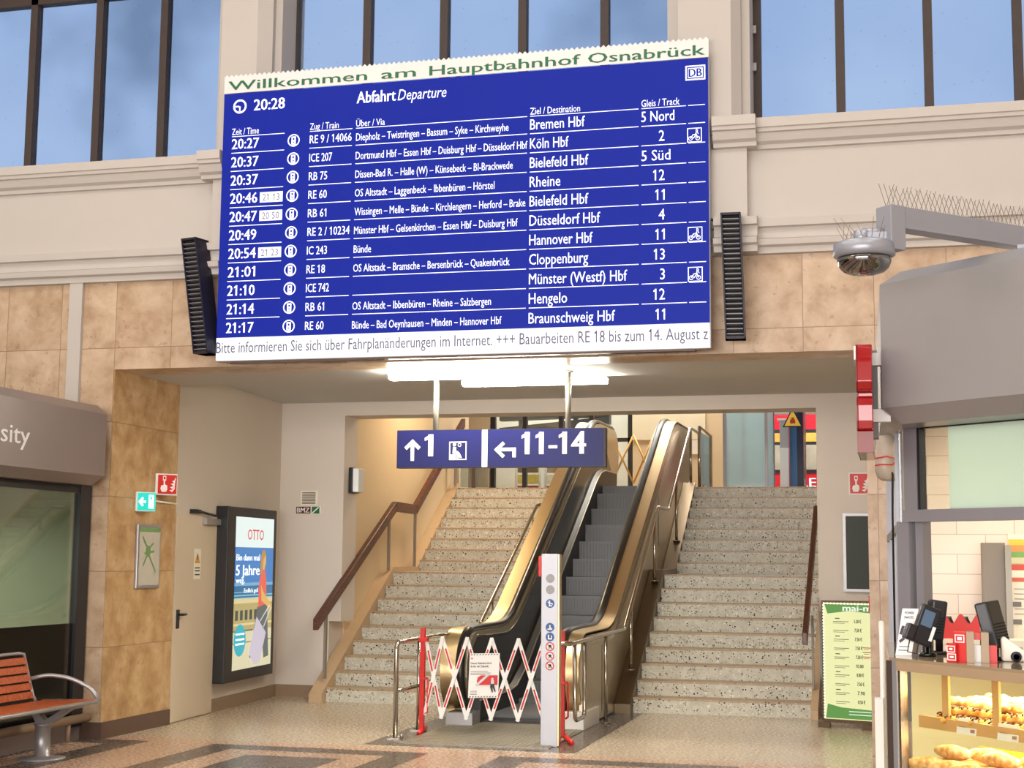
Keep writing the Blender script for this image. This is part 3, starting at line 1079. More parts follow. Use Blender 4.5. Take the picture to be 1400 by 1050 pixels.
b.text('Abfahrt', -4.61, 5.684, 0.106, width=0.365, bold=0.016, d=0.003)
b.text('Departure', -4.225, 5.684, 0.098, width=0.45, shear=0.22, d=0.003)
b.build('title', M['board_text'], board)
heads = [('Zeit / Time', -5.815, 0.265, 0.517), ('Zug / Train', -5.053, 0.275, 0.405), ('Über / Via', -4.612, 0.27, 1.572), ('Ziel / Destination', -3.014, 0.44, 0.946), ('Gleis / Track', -2.043, 0.325, 0.379)]
b = MB(T_)
for s, x, wd, ul in heads:
    b.text(s, x, 5.470, 0.060, width=wd, d=0.003)
    b.rect(x, x + ul, 5.452, 5.458, 0.003)
b.rect(-1.645, -1.504, 5.452, 5.458, 0.003)
b.build('column_headings', M['board_text'], board)
ROWS = [
 ('20:27', '', 'RE 9 / 14066', 57, 'Diepholz – Twistringen – Bassum – Syke – Kirchweyhe', 208, 'Bremen Hbf', 75, '5 Nord', 0),
 ('20:37', '', 'ICE 207', 31, 'Dortmund Hbf – Essen Hbf – Duisburg Hbf – Düsseldorf Hbf', 233, 'Köln Hbf', 53, '2', 1),
 ('20:37', '', 'RB 75', 25, 'Dissen-Bad R. – Halle (W) – Künsebeck – BI-Brackwede', 214, 'Bielefeld Hbf', 80, '5 Süd', 0),
 ('20:46', '21 13', 'RE 60', 25, 'OS Altstadt – Laggenbeck – Ibbenbüren – Hörstel', 190, 'Rheine', 42, '12', 0),
 ('20:47', '20 50', 'RB 61', 25, 'Wissingen – Melle – Bünde – Kirchlengern – Herford – Brake', 231, 'Bielefeld Hbf', 80, '11', 0),
 ('20:49', '', 'RE 2 / 10234', 57, 'Münster Hbf – Gelsenkirchen – Essen Hbf – Duisburg Hbf', 221, 'Düsseldorf Hbf', 96, '4', 0),
 ('20:54', '21 23', 'IC 243', 27, 'Bünde', 24, 'Hannover Hbf', 86, '11', 1),
 ('21:01', '', 'RE 18', 25, 'OS Altstadt – Bramsche – Bersenbrück – Quakenbrück', 211, 'Cloppenburg', 80, '13', 0),
 ('21:10', '', 'ICE 742', 31, '', 0, 'Münster (Westf) Hbf', 132, '3', 1),
 ('21:14', '', 'RB 61', 25, 'OS Altstadt – Ibbenbüren – Rheine – Salzbergen', 187, 'Hengelo', 52, '12', 0),
 ('21:17', '', 'RE 60', 25, 'Bünde – Bad Oeynhausen – Minden – Hannover Hbf', 201, 'Braunschweig Hbf', 116, '11', 0)]
for i, (tm, dl, tr, trw, via, vw, de, dw, gl, bk) in enumerate(ROWS):
    z = 5.338 - 0.1693 * i
    b = MB(T_)
    b.text(tm, -5.812, z, 0.094, width=0.265, bold=0.014, d=0.003)
    # train pictogram in a ring
    cx, cz = -5.208, z + 0.045
    b.ring(cx, cz, 0.058, 0.011, 0.003, 24)
    b.frame(cx - 0.021, cx + 0.021, cz - 0.034, cz + 0.036, 0.013, 0.003)
    b.rect(cx - 0.021, cx + 0.021, cz - 0.012, cz + 0.004, 0.003)
    b.rect(cx - 0.025, cx + 0.025, cz - 0.044, cz - 0.038, 0.003)
    b.text(tr, -5.052, z + 0.006, 0.074, width=trw * 0.0070, bold=0.006, d=0.003)
    b.text(via, -4.610, z + 0.002, 0.068, width=vw * 0.00675 if vw else None, bold=0.003, d=0.003)
    b.text(de, -3.014, z - 0.002, 0.092, width=dw * 0.00642, bold=0.004, d=0.003)
    if ' ' in gl:
        b.text(gl, -2.043, z, 0.09, width=0.28 if i == 0 else 0.245, bold=0.004, d=0.003)
    else:
        b.text(gl, -1.848, z - 0.004, 0.092, sx=0.8, bold=0.004, align='R', d=0.003)
    if i < 10:
        zu = z - 0.041
        for x0, x1 in ((-5.815, -5.298), (-5.053, -4.648), (-4.612, -3.040), (-3.014, -2.068), (-2.043, -1.664), (-1.645, -1.504)):
            b.rect(x0, x1, zu, zu + 0.0065, 0.003)
    if bk:
        q = z + 0.028
        b.frame(-1.655, -1.533, q - 0.062, q + 0.062, 0.007, 0.003)
        b.ring(-1.628, q - 0.028, 0.019, 0.006, 0.003, 14)
        b.ring(-1.567, q - 0.028, 0.019, 0.006, 0.003, 14)
        b.line(-1.628, q - 0.028, -1.605, q + 0.004, 0.008, 0.003)
        b.line(-1.605, q + 0.004, -1.578, q + 0.004, 0.008, 0.003)
        b.line(-1.605, q - 0.028, -1.578, q + 0.004, 0.008, 0.003)
        b.line(-1.567, q - 0.028, -1.585, q + 0.018, 0.008, 0.003)
        b.text('R', -1.582, q + 0.008, 0.042, d=0.003, bold=0.01)
    row = b.build('timetable_row', M['board_text'], board)
    if dl:
        c = MB(T_)
        c.rect(-5.522, -5.300, z - 0.004, z + 0.092, 0.002)
        box = c.build('delay_box', M['board_band'], row)
        c = MB(T_)
        c.text(dl, -5.495, z + 0.012, 0.062, width=0.165, d=0.004)
        c.build('delay_time', M['delay_text'], row)
b = MB(T_)
b.text('Bitte informieren Sie sich über Fahrplanänderungen im Internet. +++ Bauarbeiten RE 18 bis zum 14. August z', -5.902, 3.466, 0.098, width=4.41, d=0.003)
b.build('ticker_lettering', M['ticker_text'], board)
b = MB(T_)
b.rect(-1.668, -1.500, 5.672, 5.800, 0.003)
lg = b.build('rail_logo', M['board_text'], board)
b = MB(T_)
b.frame(-1.656, -1.512, 5.684, 5.788, 0.010, 0.004)
b.text('DB', -1.638, 5.702, 0.070, width=0.108, bold=0.03, d=0.004)
b.build('logo_lettering', M['board_blue'], board)

# welcome banner standing on the board: saw-tooth upper edge
banner = thing('welcome_banner', 'white welcome banner strip with green letters along the board top', 'banner', (-3.69, 12.07, 5.87))
n = 96
top = []
for i in range(n):
    xa = -1.472 - (4.438) * i / n
    top += [(xa, 6.022), (xa - 4.438 / n / 2, 6.044)]
MB().prism([(-5.91, 5.868), (-1.472, 5.868)] + top + [(-5.91, 6.022)], 12.066, 12.072, 'y').build('strip', M['banner'], banner)
b = MB(on_front(12.066))
b.text('Willkommen', -5.868, 5.895, 0.086, width=1.345, bold=0.022, d=0.003)
b.text('am', -4.385, 5.893, 0.086, width=0.32, bold=0.022, d=0.003)
b.text('Hauptbahnhof', -3.935, 5.891, 0.088, width=1.36, bold=0.022, d=0.003)
b.text('Osnabrück', -2.505, 5.890, 0.088, width=1.0, bold=0.022, d=0.003)
b.build('lettering', M['green_text'], banner)
# straps keep the strip upright on the board
for x in (-5.2, -3.7, -2.1):
    bx(x, x + 0.03, 12.072, 12.15, 5.867, 5.985).build('strap', M['alu'], banner)

# ---------------------------------------------------------------- column loudspeakers
def column_speaker(label, cx, cy, z0, z1, wd, dp, tilt, yaw, arm):
    t = thing('column_loudspeaker', label, 'loudspeaker', (cx, cy, z0), 'column loudspeakers beside the departure board')
    h = z1 - z0
    cs, sn = math.cos(yaw), math.sin(yaw)
    def T(u, d, v):        # u across, d towards the hall, v up; leaning sideways by tilt
        uu = u + tilt * v
        return (cx + uu * cs - d * sn * -1 * -1, cy - d * cs + uu * sn * 1.0, z0 + v)
    def T2(u, d, v):
        x_, y_ = u, -d
        return (cx + x_ * cs - y_ * sn + tilt * v, cy + x_ * sn + y_ * cs, z0 + v)
    b = MB(T2)
    b.prism([(-wd / 2, -dp), (wd / 2, -dp), (wd / 2, 0.012), (wd / 2 - 0.012, 0.012), (wd / 2 - 0.02, -0.025), (-wd / 2 + 0.02, -0.025), (-wd / 2 + 0.012, 0.012), (-wd / 2, 0.012)], 0, h, 'z')
    b.box(-wd / 2, wd / 2, -dp, 0.012, 0, 0.02)
    b.box(-wd / 2, wd / 2, -dp, 0.012, h - 0.02, h)
    hs_ = b.build('housing', M['navy'], t)
    n = 24
    g = MB(T2)
    for i in range(n):
        v = 0.03 + (h - 0.05) * i / n
        g.prism([(-0.022, v), (0.010, v + 0.006), (0.010, v + 0.011), (-0.022, v + 0.02)], -wd / 2 + 0.016, wd / 2 - 0.016, 'x')
    g.build('grille', M['frame_grey'], t)
    MB(T2).box(-wd / 2 + 0.016, wd / 2 - 0.016, -0.04, -0.022, 0.02, h - 0.02).build('recess', M['slot'], t)
    for zz in arm:
        bx(cx + tilt * h * 0.5 - 0.02, cx + tilt * h * 0.5 + 0.02, cy + dp * 0.5, 12.32, z0 + h * zz - 0.02, z0 + h * zz + 0.02).build('wall_bracket', M['alu'], t)
    return t
column_speaker('slim black column loudspeaker leaning outward left of the blue board', -6.02, 12.0, 3.46, 4.52, 0.17, 0.17, -0.150, math.radians(-14), (0.42, 0.58))
column_speaker('slim black column loudspeaker standing upright right of the blue board', -1.262, 12.0, 3.455, 4.505, 0.165, 0.13, -0.030, math.radians(4), (0.55, 0.62))

# ================================================================ HANGING DIRECTION SIGN
SY = 13.16
sg = thing('hanging_sign', 'dark blue platform direction sign hanging from two steel poles', 'direction sign', (-3.56, 13.2, 2.49))
bx(-4.556, -2.563, SY, SY + 0.09, 2.492, 2.848).build('sign_box', M['black'], sg)
bx(-4.552, -3.725, SY - 0.003, SY, 2.498, 2.842).build('sign_panel', M['sign_blue'], sg)
bx(-3.672, -2.580, SY - 0.003, SY, 2.498, 2.842).build('sign_panel', M['sign_blue'], sg)
bx(-3.725, -3.672, SY - 0.004, SY, 2.498, 2.842).build('divider', M['white'], sg)
b = MB(on_front(SY - 0.003))
D_ = 0.003
def arrow_up(u, v, s):
    b.rect(u - 0.017, u + 0.017, v, v + 0.17, D_)
    b.line(u - 0.068, v + 0.115, u + 0.011, v + 0.19, 0.034, D_)
    b.line(u + 0.068, v + 0.115, u - 0.011, v + 0.19, 0.034, D_)
arrow_up(-4.40, 2.56, 1)
b.text('1', -4.235, 2.602, 0.205, sx=0.95, bold=0.035, d=D_)
b.frame(-4.040, -3.872, 2.565, 2.735, 0.009, D_)
def PF(pts):
    b.poly([(-4.040 + 0.168 * u, 2.565 + 0.170 * v) for u, v in pts], D_)
b.disc(-3.990, 2.708, 0.016, D_)
PF([(0.20, 0.46), (0.40, 0.46), (0.40, 0.70), (0.22, 0.72)])
PF([(0.20, 0.34), (0.20, 0.50), (0.50, 0.48), (0.60, 0.38), (0.74, 0.12), (0.60, 0.10), (0.46, 0.34)])
PF([(0.42, 0.33), (0.52, 0.30), (0.54, 0.08), (0.44, 0.08)])
PF([(0.08, 0.07), (0.39, 0.07), (0.39, 0.30), (0.08, 0.30)])
b.ring(-3.940, 2.704, 0.017, 0.005, D_, 16)
# arrow: left with a corner
b.line(-3.595, 2.645, -3.515, 2.720, 0.032, D_)
b.line(-3.595, 2.668, -3.515, 2.590, 0.032, D_)
b.rect(-3.575, -3.40, 2.642, 2.674, D_)
b.rect(-3.432, -3.40, 2.585, 2.642, D_)
b.text('11-14', -3.305, 2.612, 0.205, width=0.555, bold=0.03, d=D_)
b.build('lettering', M['white'], sg)
for x in (-4.19, -2.92):
    p = MB()
    p.tube([(x, SY + 0.045, 2.848), (x, SY + 0.045, 3.376)], 0.026, 14)
    p.lathe([(0.05, 3.362), (0.05, 3.377)], x, SY + 0.045, 16)
    p.build('pole', paint('grey_pole', (150, 146, 136), 0.35, metal=0.4), sg)

# ---------------------------------------------------------------- fluorescent lamps under the soffit
def tube_lamp(label, x0, x1, y, z=3.376):
    t = thing('fluorescent_lamp', label, 'ceiling lamp', ((x0 + x1) / 2, y, z), 'fluorescent lamps over the stairs')
    bx(x0 + 0.02, x1 - 0.02, y - 0.06, y + 0.06, z - 0.03, z).build('base', M['warm_white'], t)
    d = MB()
    prof = [(-0.065, 0.0), (-0.068, -0.035), (-0.045, -0.06), (0.045, -0.06), (0.068, -0.035), (0.065, 0.0)]
    d.prism([(y + a, z - 0.022 + c) for a, c in prof], x0, x1, 'x')
    d.build('diffuser', M['lamp'], t, bevel=0.012)
    return t
tube_lamp('long glowing fluorescent ceiling lamp just under the board edge', -4.55, -2.975, 12.92)
tube_lamp('glowing fluorescent ceiling lamp set deeper behind the first one', -4.02, -2.62, 13.52)
# ================================================================ LEFT SHOP
def SW(y, off=0.0):
    return -7.25 + off
shop = thing('shop_front', 'grey shop kiosk front with dark glass and slanted fascia on the left', 'shop kiosk', (-7.25, 12.2, 0))
fa = MB()
fa.prism([(-7.22, 2.29), (-7.13, 2.29), (-7.0, 2.373), (-7.0, 2.936), (-7.10, 3.02), (-7.9, 3.02), (-7.9, 2.29)], 4.0, 12.12, 'y')
fa.build('fascia', M['kiosk_left_grey'], shop)
b = MB(lambda u, d, v: (-7.0 + d, u, v))
b.text('sity', 10.475, 2.565, 0.152, width=0.41, bold=0.012, d=0.004)
b.build('lettering', M['white'], shop)
fr = MB()
fr.box(-7.29, -7.22, 12.10, 12.28, 0.12, 2.29)
fr.box(-7.27, -7.235, 4.0, 12.10, 2.22, 2.29)
fr.build('frame', M['black'], shop)
bx(-7.262, -7.25, 4.0, 12.12, 1.045, 2.25).build('glass_pane', M['shop_glass'], shop)
bx(-7.275, -7.25, 4.0, 12.12, 0.22, 1.045).build('lower_panel', M['black_gloss'], shop)
bx(-7.35, -7.24, 4.0, 12.28, 0.0, 0.22).build('kick_plate', M['kiosk_left_grey'], shop)
inn = MB()
inn.box(-9.6, -9.5, 4.0, 12.28, 0, 3.0)
inn.box(-9.5, -7.3, 12.2, 12.29, 0, 3.0)
inn.build('inner_wall', paint('shop_green_wall', (186, 192, 174), 0.5, var=0.1, scale=1.2), shop)
iu = MB()
iu.box(-9.5, -7.4, 4.0, 12.2, 2.9, 2.95)
iu.box(-8.6, -8.45, 4.0, 12.1, 2.05, 2.9)
iu.build('inner_ceiling', paint('shop_ceiling', (112, 116, 96), 0.5, var=0.1), shop)
bx(-8.9, -8.7, 11.3, 11.7, 1.9, 2.5).build('inner_column', M['warm_white'], shop)

# heating pipe along the kiosk foot
t = thing('floor_pipe', 'grey horizontal pipe on short brackets along the shop foot', 'pipe', (-7.10, 12.0, 0))
MB().tube([(-7.13, 7.0, 0.205), (-7.13, 12.22, 0.205)], 0.04, 12).build('tube', M['plinth'], t)
for y in (9.6, 10.75, 11.9):
    p = MB()
    p.tube([(-7.13, y, 0.01), (-7.13, y, 0.17)], 0.022, 8)
    p.lathe([(0.06, 0.0), (0.06, 0.012), (0.03, 0.016)], -7.13, y, 12)
    p.build('bracket', M['plinth'], t)

# ---------------------------------------------------------------- bench
bench = thing('bench', 'orange-brown slatted wooden bench with bent tube armrest, left foreground', 'bench', (-6.84, 11.0, 0))
def BT(u, d, v):     # u along +y, d towards the hall (+x), v up
    return (-7.0 + d, u, v)
for i in range(5):
    zz = 0.475 + i * 0.069
    dd = -0.005 - i * 0.020
    b = MB(BT)
    b.prism([(dd, zz), (dd + 0.028, zz - 0.004), (dd + 0.008, zz + 0.052), (dd - 0.02, zz + 0.056)], 8.6, 11.075, 'y') if False else None
    b.add([(8.6, dd, zz), (8.6, dd + 0.028, zz), (8.6, dd + 0.010, zz + 0.054), (8.6, dd - 0.018, zz + 0.054), (11.10, dd, zz), (11.10, dd + 0.028, zz), (11.10, dd + 0.010, zz + 0.054), (11.10, dd - 0.018, zz + 0.054)],
          [(0, 1, 2, 3), (7, 6, 5, 4), (0, 4, 5, 1), (1, 5, 6, 2), (2, 6, 7, 3), (3, 7, 4, 0)])
    b.build('back_slat', M['bench_wood'], bench, bevel=0.004)
for i in range(5):
    d0 = 0.04 + i * 0.094
    bx(-7.0 + d0, -7.0 + d0 + 0.084, 8.6, 11.24, 0.425 + 0.004 * i, 0.452 + 0.004 * i).build('seat_slat', M['bench_wood'], bench, bevel=0.004)
fr = MB(BT)
fr.tube([(11.11, 0.03, 0.45), (11.11, 0.0, 0.50), (11.11, -0.10, 0.83), (11.05, -0.105, 0.84), (8.6, -0.105, 0.84)], 0.014, 8)
fr.tube([(11.25, 0.0, 0.44), (11.25, 0.52, 0.455)], 0.014, 8)
fr.tube([(8.6, 0.52, 0.45), (11.25, 0.52, 0.45)], 0.016, 8)
fr.build('frame', M['alu'], bench)
arm = MB(BT)
arm.tube(bend([(11.12, -0.03, 0.63), (11.16, 0.10, 0.665), (11.20, 0.30, 0.64), (11.26, 0.46, 0.55), (11.27, 0.52, 0.46)], 0.12, 5), 0.017, 10)
arm.build('armrest', M['alu'], bench)
ped = MB()
ped.lathe([(0.19, 0.0), (0.19, 0.012), (0.10, 0.02), (0.062, 0.03), (0.062, 0.27), (0.075, 0.275), (0.075, 0.285)], -6.82, 11.0, 28)
ped.build('pedestal', M['alu'], bench)
sup = MB(BT)
sup.add([(10.96, 0.06, 0.42), (11.04, 0.06, 0.42), (11.03, 0.13, 0.28), (10.97, 0.13, 0.28), (10.96, 0.10, 0.42), (11.04, 0.10, 0.42), (11.03, 0.24, 0.28), (10.97, 0.24, 0.28)],
        [(0, 1, 2, 3), (7, 6, 5, 4), (0, 4, 5, 1), (1, 5, 6, 2), (2, 6, 7, 3), (3, 7, 4, 0)])
sup.add([(10.96, 0.40, 0.425), (11.04, 0.40, 0.425), (11.03, 0.15, 0.28), (10.97, 0.15, 0.28), (10.96, 0.47, 0.425), (11.04, 0.47, 0.425), (11.03, 0.25, 0.28), (10.97, 0.25, 0.28)],
        [(0, 1, 2, 3), (7, 6, 5, 4), (0, 4, 5, 1), (1, 5, 6, 2), (2, 6, 7, 3), (3, 7, 4, 0)])
sup.box(10.9, 11.1, 0.05, 0.48, 0.412, 0.426)
sup.build('seat_support', M['alu'], bench)

# ================================================================ LEFT REVEAL: signs, map, door, poster box
def on_left(off):       # wall facing +x; u = y
    return lambda u, d, v: (-7.052 + off + d, u, v)
def on_slant(off):
    def T(u, d, v):
        x, y = WL(u, off)
        return (x + d, y + d * 0.0755, v)
    return T
def fire_art(b, s, u, v, d):
    """white finger pressing a button and flames, in a box of side s at lower-left u, v"""
    k = s
    b.frame(u + 0.27 * k, u + 0.43 * k, v + 0.68 * k, v + 0.90 * k, 0.035 * k, d)
    b.rect(u + 0.31 * k, u + 0.38 * k, v + 0.40 * k, v + 0.74 * k, d)
    b.poly([(u + 0.16 * k, v + 0.30 * k), (u + 0.22 * k, v + 0.14 * k), (u + 0.44 * k, v + 0.14 * k), (u + 0.50 * k, v + 0.26 * k), (u + 0.49 * k, v + 0.44 * k), (u + 0.38 * k, v + 0.50 * k), (u + 0.31 * k, v + 0.46 * k), (u + 0.20 * k, v + 0.44 * k)], d)
    for i, (a, c) in enumerate(((0.0, 0.0), (0.02, 0.15), (0.06, 0.30), (0.12, 0.44))):
        b.poly([(u + (0.60 + a) * k, v + (0.22 + c) * k), (u + (0.74 + a * 0.6) * k, v + (0.14 + c) * k), (u + (0.86 + a * 0.3) * k, v + (0.30 + c) * k), (u + (0.86 + a * 0.2) * k, v + (0.42 + c) * k), (u + (0.76 + a * 0.6) * k, v + (0.26 + c) * k)], d)
def fire_sign(label, T, u0, u1, v0, v1):
    org = T(u0, 0, v0)
    t = thing('fire_alarm_sign', label, 'sign', org, 'fire alarm signs')
    b = MB(T)
    b.box(u0, u1, 0, 0.02, v0, v1)
    b.build('plate', M['white'], t)
    b = MB(T)
    m_ = (u1 - u0) * 0.06
    b.rect(u0 + m_, u1 - m_, v0 + m_, v1 - m_, 0.022)
    b.build('red_field', M['red'], t)
    b = MB(T)
    fire_art(b, u1 - u0, u0, v0, 0.024)
    b.build('pictogram', M['white'], t)
def vsign(ax, ay, w_, z0, z1, name, label, cat, mat_body, group=None):
    """wedge sign standing off the left reveal: one face at 45 degrees to the hall"""
    c = 0.7071
    t = thing(name, label, cat, (ax, ay, z0), group)
    MB().prism([(ax - 0.015, ay), (ax, ay - 0.012), (ax + w_ * c, ay + w_ * c), (ax - 0.015, ay + 2 * w_ * c)], z0, z1, 'z').build('housing', mat_body, t)
    return t, (lambda u, d, v: (ax + u * c + (d + 0.010) * c, ay + u * c - (d + 0.010) * c, v))
t, TF = vsign(-7.037, 13.166, 0.21, 2.25, 2.459, 'fire_alarm_sign', 'red and white fire alarm sign high on the golden stone left reveal', 'sign', M['white'], 'fire alarm signs')
b = MB(TF)
b.rect(0.012, 0.20, 2.262, 2.447, 0.002)
b.build('red_field', M['red'], t)
b = MB(TF)
fire_art(b, 0.205, 0.004, 2.252, 0.005)
b.build('pictogram', M['white'], t)
t, TL = vsign(-7.037, 12.79, 0.185, 2.079, 2.261, 'exit_sign', 'glowing green emergency exit lamp with white arrow pointing left', 'exit sign', M['white'])
b = MB(TL)
b.rect(0.006, 0.180, 2.086, 2.254, 0.002)
b.build('lit_panel', M['exit_green'], t)
b = MB(TL)
b.rect(0.035, 0.085, 2.158, 2.180, 0.004)
b.line(0.022, 2.163, 0.058, 2.208, 0.02, 0.004)
b.line(0.022, 2.175, 0.058, 2.130, 0.02, 0.004)
b.frame(0.112, 0.162, 2.105, 2.235, 0.016, 0.004)
b.rect(0.130, 0.146, 2.12, 2.19, 0.004)
b.build('pictogram', M['exit_white'], t)
MB().tube([(-7.04, 13.05, 2.19), (-7.035, 13.60, 2.175)], 0.010, 6).build('conduit', M['warm_white'], t)
# city map
t = thing('city_map_frame', 'narrow framed city map on the golden stone left reveal', 'map', (-7.04, 13.05, 1.34))
TL2 = on_left(0.0)
MB(TL2).box(12.82, 13.275, 0, 0.03, 1.345, 1.958).build('frame', M['alu'], t, bevel=0.008)
b = MB(TL2)
b.rect(12.845, 13.25, 1.375, 1.925, 0.032)
b.build('map_sheet', paint('map_paper', (190, 184, 170), 0.25, var=0.08, scale=18), t)
b = MB(TL2)
b.rect(12.845, 13.25, 1.885, 1.925, 0.034)
b.disc(13.02, 1.70, 0.055, 0.034, 9, 0.05)
for (a, c, e, f) in ((12.93, 1.80, 13.02, 1.72), (13.02, 1.72, 13.12, 1.78), (13.02, 1.68, 13.18, 1.50), (13.02, 1.68, 12.92, 1.56), (12.95, 1.68, 13.14, 1.70), (12.9, 1.84, 12.96, 1.78)):
    b.line(a, c, e, f, 0.022, 0.034)
b.build('map_print', paint('map_green', (112, 148, 92), 0.4, var=0.15, scale=20), t)

# beige metal door in the slanted wall
dr = MB(on_slant(0.0))
dr.box(13.66, 14.74, -0.02, 0.018, 0.008, 2.085)
door = struct(dr.build('door_1', M['door'], bevel=0.003))
h = MB(on_slant(0.018))
h.box(13.72, 13.79, 0, 0.008, 0.93, 1.12)
h.tube([(13.755, 0.0, 1.07), (13.755, 0.05, 1.07), (13.86, 0.05, 1.07)], 0.012, 8)
h.build('handle', M['black'], door)
h = MB(on_slant(0.018))
h.box(14.33, 14.73, 0, 0.05, 1.99, 2.055)
h.m = 1
h.tube([(14.10, 0.03, 2.125), (14.55, 0.06, 2.085)], 0.014, 8)
h.box(14.02, 14.22, -0.03, 0.03, 2.10, 2.14)
h.build('closer', [M['alu'], M['black']], door)
b = MB(on_slant(0.019))
b.rect(14.12, 14.31, 1.42, 1.735, 0.002)
stk = b.build('warning_sticker', M['warm_white'], door)
b = MB(on_slant(0.021))
b.poly([(14.145, 1.585), (14.285, 1.585), (14.215, 1.70)], 0.002)
b.build('warning_triangle', paint('warning_orange', (214, 146, 30), 0.4), door)
b = MB(on_slant(0.023))
b.line(14.215, 1.62, 14.215, 1.67, 0.016, 0.002)
for z in (1.53, 1.50, 1.46):
    b.rect(14.15, 14.28, z, z + 0.012, 0.002)
b.build('warning_print', M['slot'], door)

# poster light box
TP = on_slant(0.0)
pb = thing('poster_light_box', 'tall black light box with a glowing holiday clothing advert on the left wall', 'advertising box', TP(15.5, 0, 0.30))
MB(TP).box(14.74, 16.30, 0, 0.145, 0.305, 2.20).build('housing', M['black'], pb, bevel=0.01)
TQ = on_slant(0.145)
U0, U1, V0, V1 = 14.98, 16.21, 0.425, 2.095
def P_(u, v):
    return (U0 + (U1 - U0) * u, V0 + (V1 - V0) * v)
def sheet(name, c, polys, d, s=1.0):
    b = MB(TQ)
    for p in polys:
        b.poly([P_(u, v) for u, v in p], d)
    return b.build(name, glow('poster_' + name, c, s, base=(30, 30, 30), rough=0.2), pb)
def R4(u0, u1, v0, v1):
    return [(u0, v0), (u1, v0), (u1, v1), (u0, v1)]
sheet('white_head', (226, 240, 236), [R4(0, 1, 0.80, 1)], 0.002)
sheet('sky_print', (46, 128, 200), [R4(0, 1, 0.56, 0.80)], 0.002, 0.9)
sheet('horizon_print', (120, 178, 214), [R4(0, 1, 0.545, 0.565)], 0.003, 0.9)
sheet('sea_print', (30, 112, 160), [R4(0, 1, 0.46, 0.545)], 0.002, 0.9)
sheet('surf_print', (140, 196, 208), [R4(0, 1, 0.478, 0.486), R4(0, 0.6, 0.50, 0.505), R4(0, 1, 0.46, 0.467)], 0.003)
sheet('pier_print', (196, 178, 116), [R4(0, 1, 0.25, 0.46)], 0.002, 0.85)
sheet('rail_print', (226, 206, 150), [R4(0, 1, 0.43, 0.462), R4(0, 1, 0.285, 0.30)], 0.003, 0.95)
sheet('gap_print', (66, 78, 70), [R4(0.04 + i * 0.12, 0.11 + i * 0.12, 0.32, 0.385) for i in range(5)], 0.003, 0.8)
sheet('deck_print', (222, 214, 176), [R4(0, 1, 0, 0.25)], 0.002, 0.95)
sheet('deck_line_print', (120, 112, 90), [R4(0, 0.5, 0.245, 0.255), R4(0, 1, 0.17, 0.176)], 0.003, 0.8)
sheet('badge_print', (22, 178, 196), [[(0.17 + 0.15 * math.cos(a * math.pi / 12), 0.19 + 0.105 * math.sin(a * math.pi / 12)) for a in range(24)]], 0.004, 0.95)
# walking woman in a coral shirt pulling a pale suitcase
sheet('trousers_print', (96, 104, 104), [[(0.60, 0.40), (0.86, 0.42), (0.93, 0.06), (0.80, 0.05), (0.72, 0.25), (0.52, 0.05), (0.42, 0.07)]], 0.004, 0.8)
sheet('shirt_print', (232, 96, 74), [[(0.62, 0.395), (0.84, 0.42), (0.82, 0.58), (0.78, 0.655), (0.68, 0.655), (0.62, 0.54)]], 0.005, 0.95)
sheet('skin_print', (226, 176, 96), [[(0.68, 0.55), (0.74, 0.50), (0.98, 0.405), (0.98, 0.375), (0.90, 0.39), (0.70, 0.44)], [(0.70, 0.65), (0.76, 0.65), (0.80, 0.70), (0.79, 0.75), (0.71, 0.75)]], 0.006, 0.95)
sheet('hair_print', (190, 140, 66), [[(0.64, 0.62), (0.70, 0.62), (0.72, 0.72), (0.79, 0.755), (0.76, 0.785), (0.68, 0.78), (0.65, 0.70)]], 0.007, 0.9)
sheet('suitcase_print', (206, 196, 210), [[(0.40, 0.10), (0.58, 0.335), (0.84, 0.22), (0.68, 0.02), (0.52, 0.02)]], 0.008, 0.95)
sheet('handle_print', (230, 230, 226), [[(0.66, 0.30), (0.68, 0.30), (0.93, 0.40), (0.92, 0.41)], [(0.76, 0.26), (0.78, 0.26), (0.97, 0.385), (0.96, 0.395)]], 0.009, 0.9)
b = MB(TQ)
def PT(s, u, v, h, wd, **kw):
    x, z = P_(u, v)
    b.text(s, x, z, h * (V1 - V0), width=wd * (U1 - U0), **kw)
PT('OTTO', 0.30, 0.852, 0.068, 0.42, bold=0.01, d=0.004)
b.build('red_lettering', glow('poster_red', (212, 40, 26), 0.9, base=(120, 10, 10)), pb)
b = MB(TQ)
PT('Bin dann mal', 0.03, 0.712, 0.042, 0.60, bold=0.03, d=0.004)
PT('5 Jahre', 0.03, 0.615, 0.068, 0.60, bold=0.04, d=0.004)
PT('weg.', 0.03, 0.565, 0.036, 0.22, bold=0.03, d=0.004)
PT('Endlich geil', 0.24, 0.500, 0.028, 0.36, bold=0.02, d=0.005)
for z in (0.225, 0.19, 0.16):
    PT('mmmm mm', 0.06, z, 0.013, 0.22, bold=0.02, d=0.006) if False else b.poly([P_(u, v) for u, v in R4(0.06, 0.28, z, z + 0.012)], 0.006)
b.build('white_lettering', glow('poster_white', (236, 244, 246), 1.0, base=(200, 200, 200)), pb)

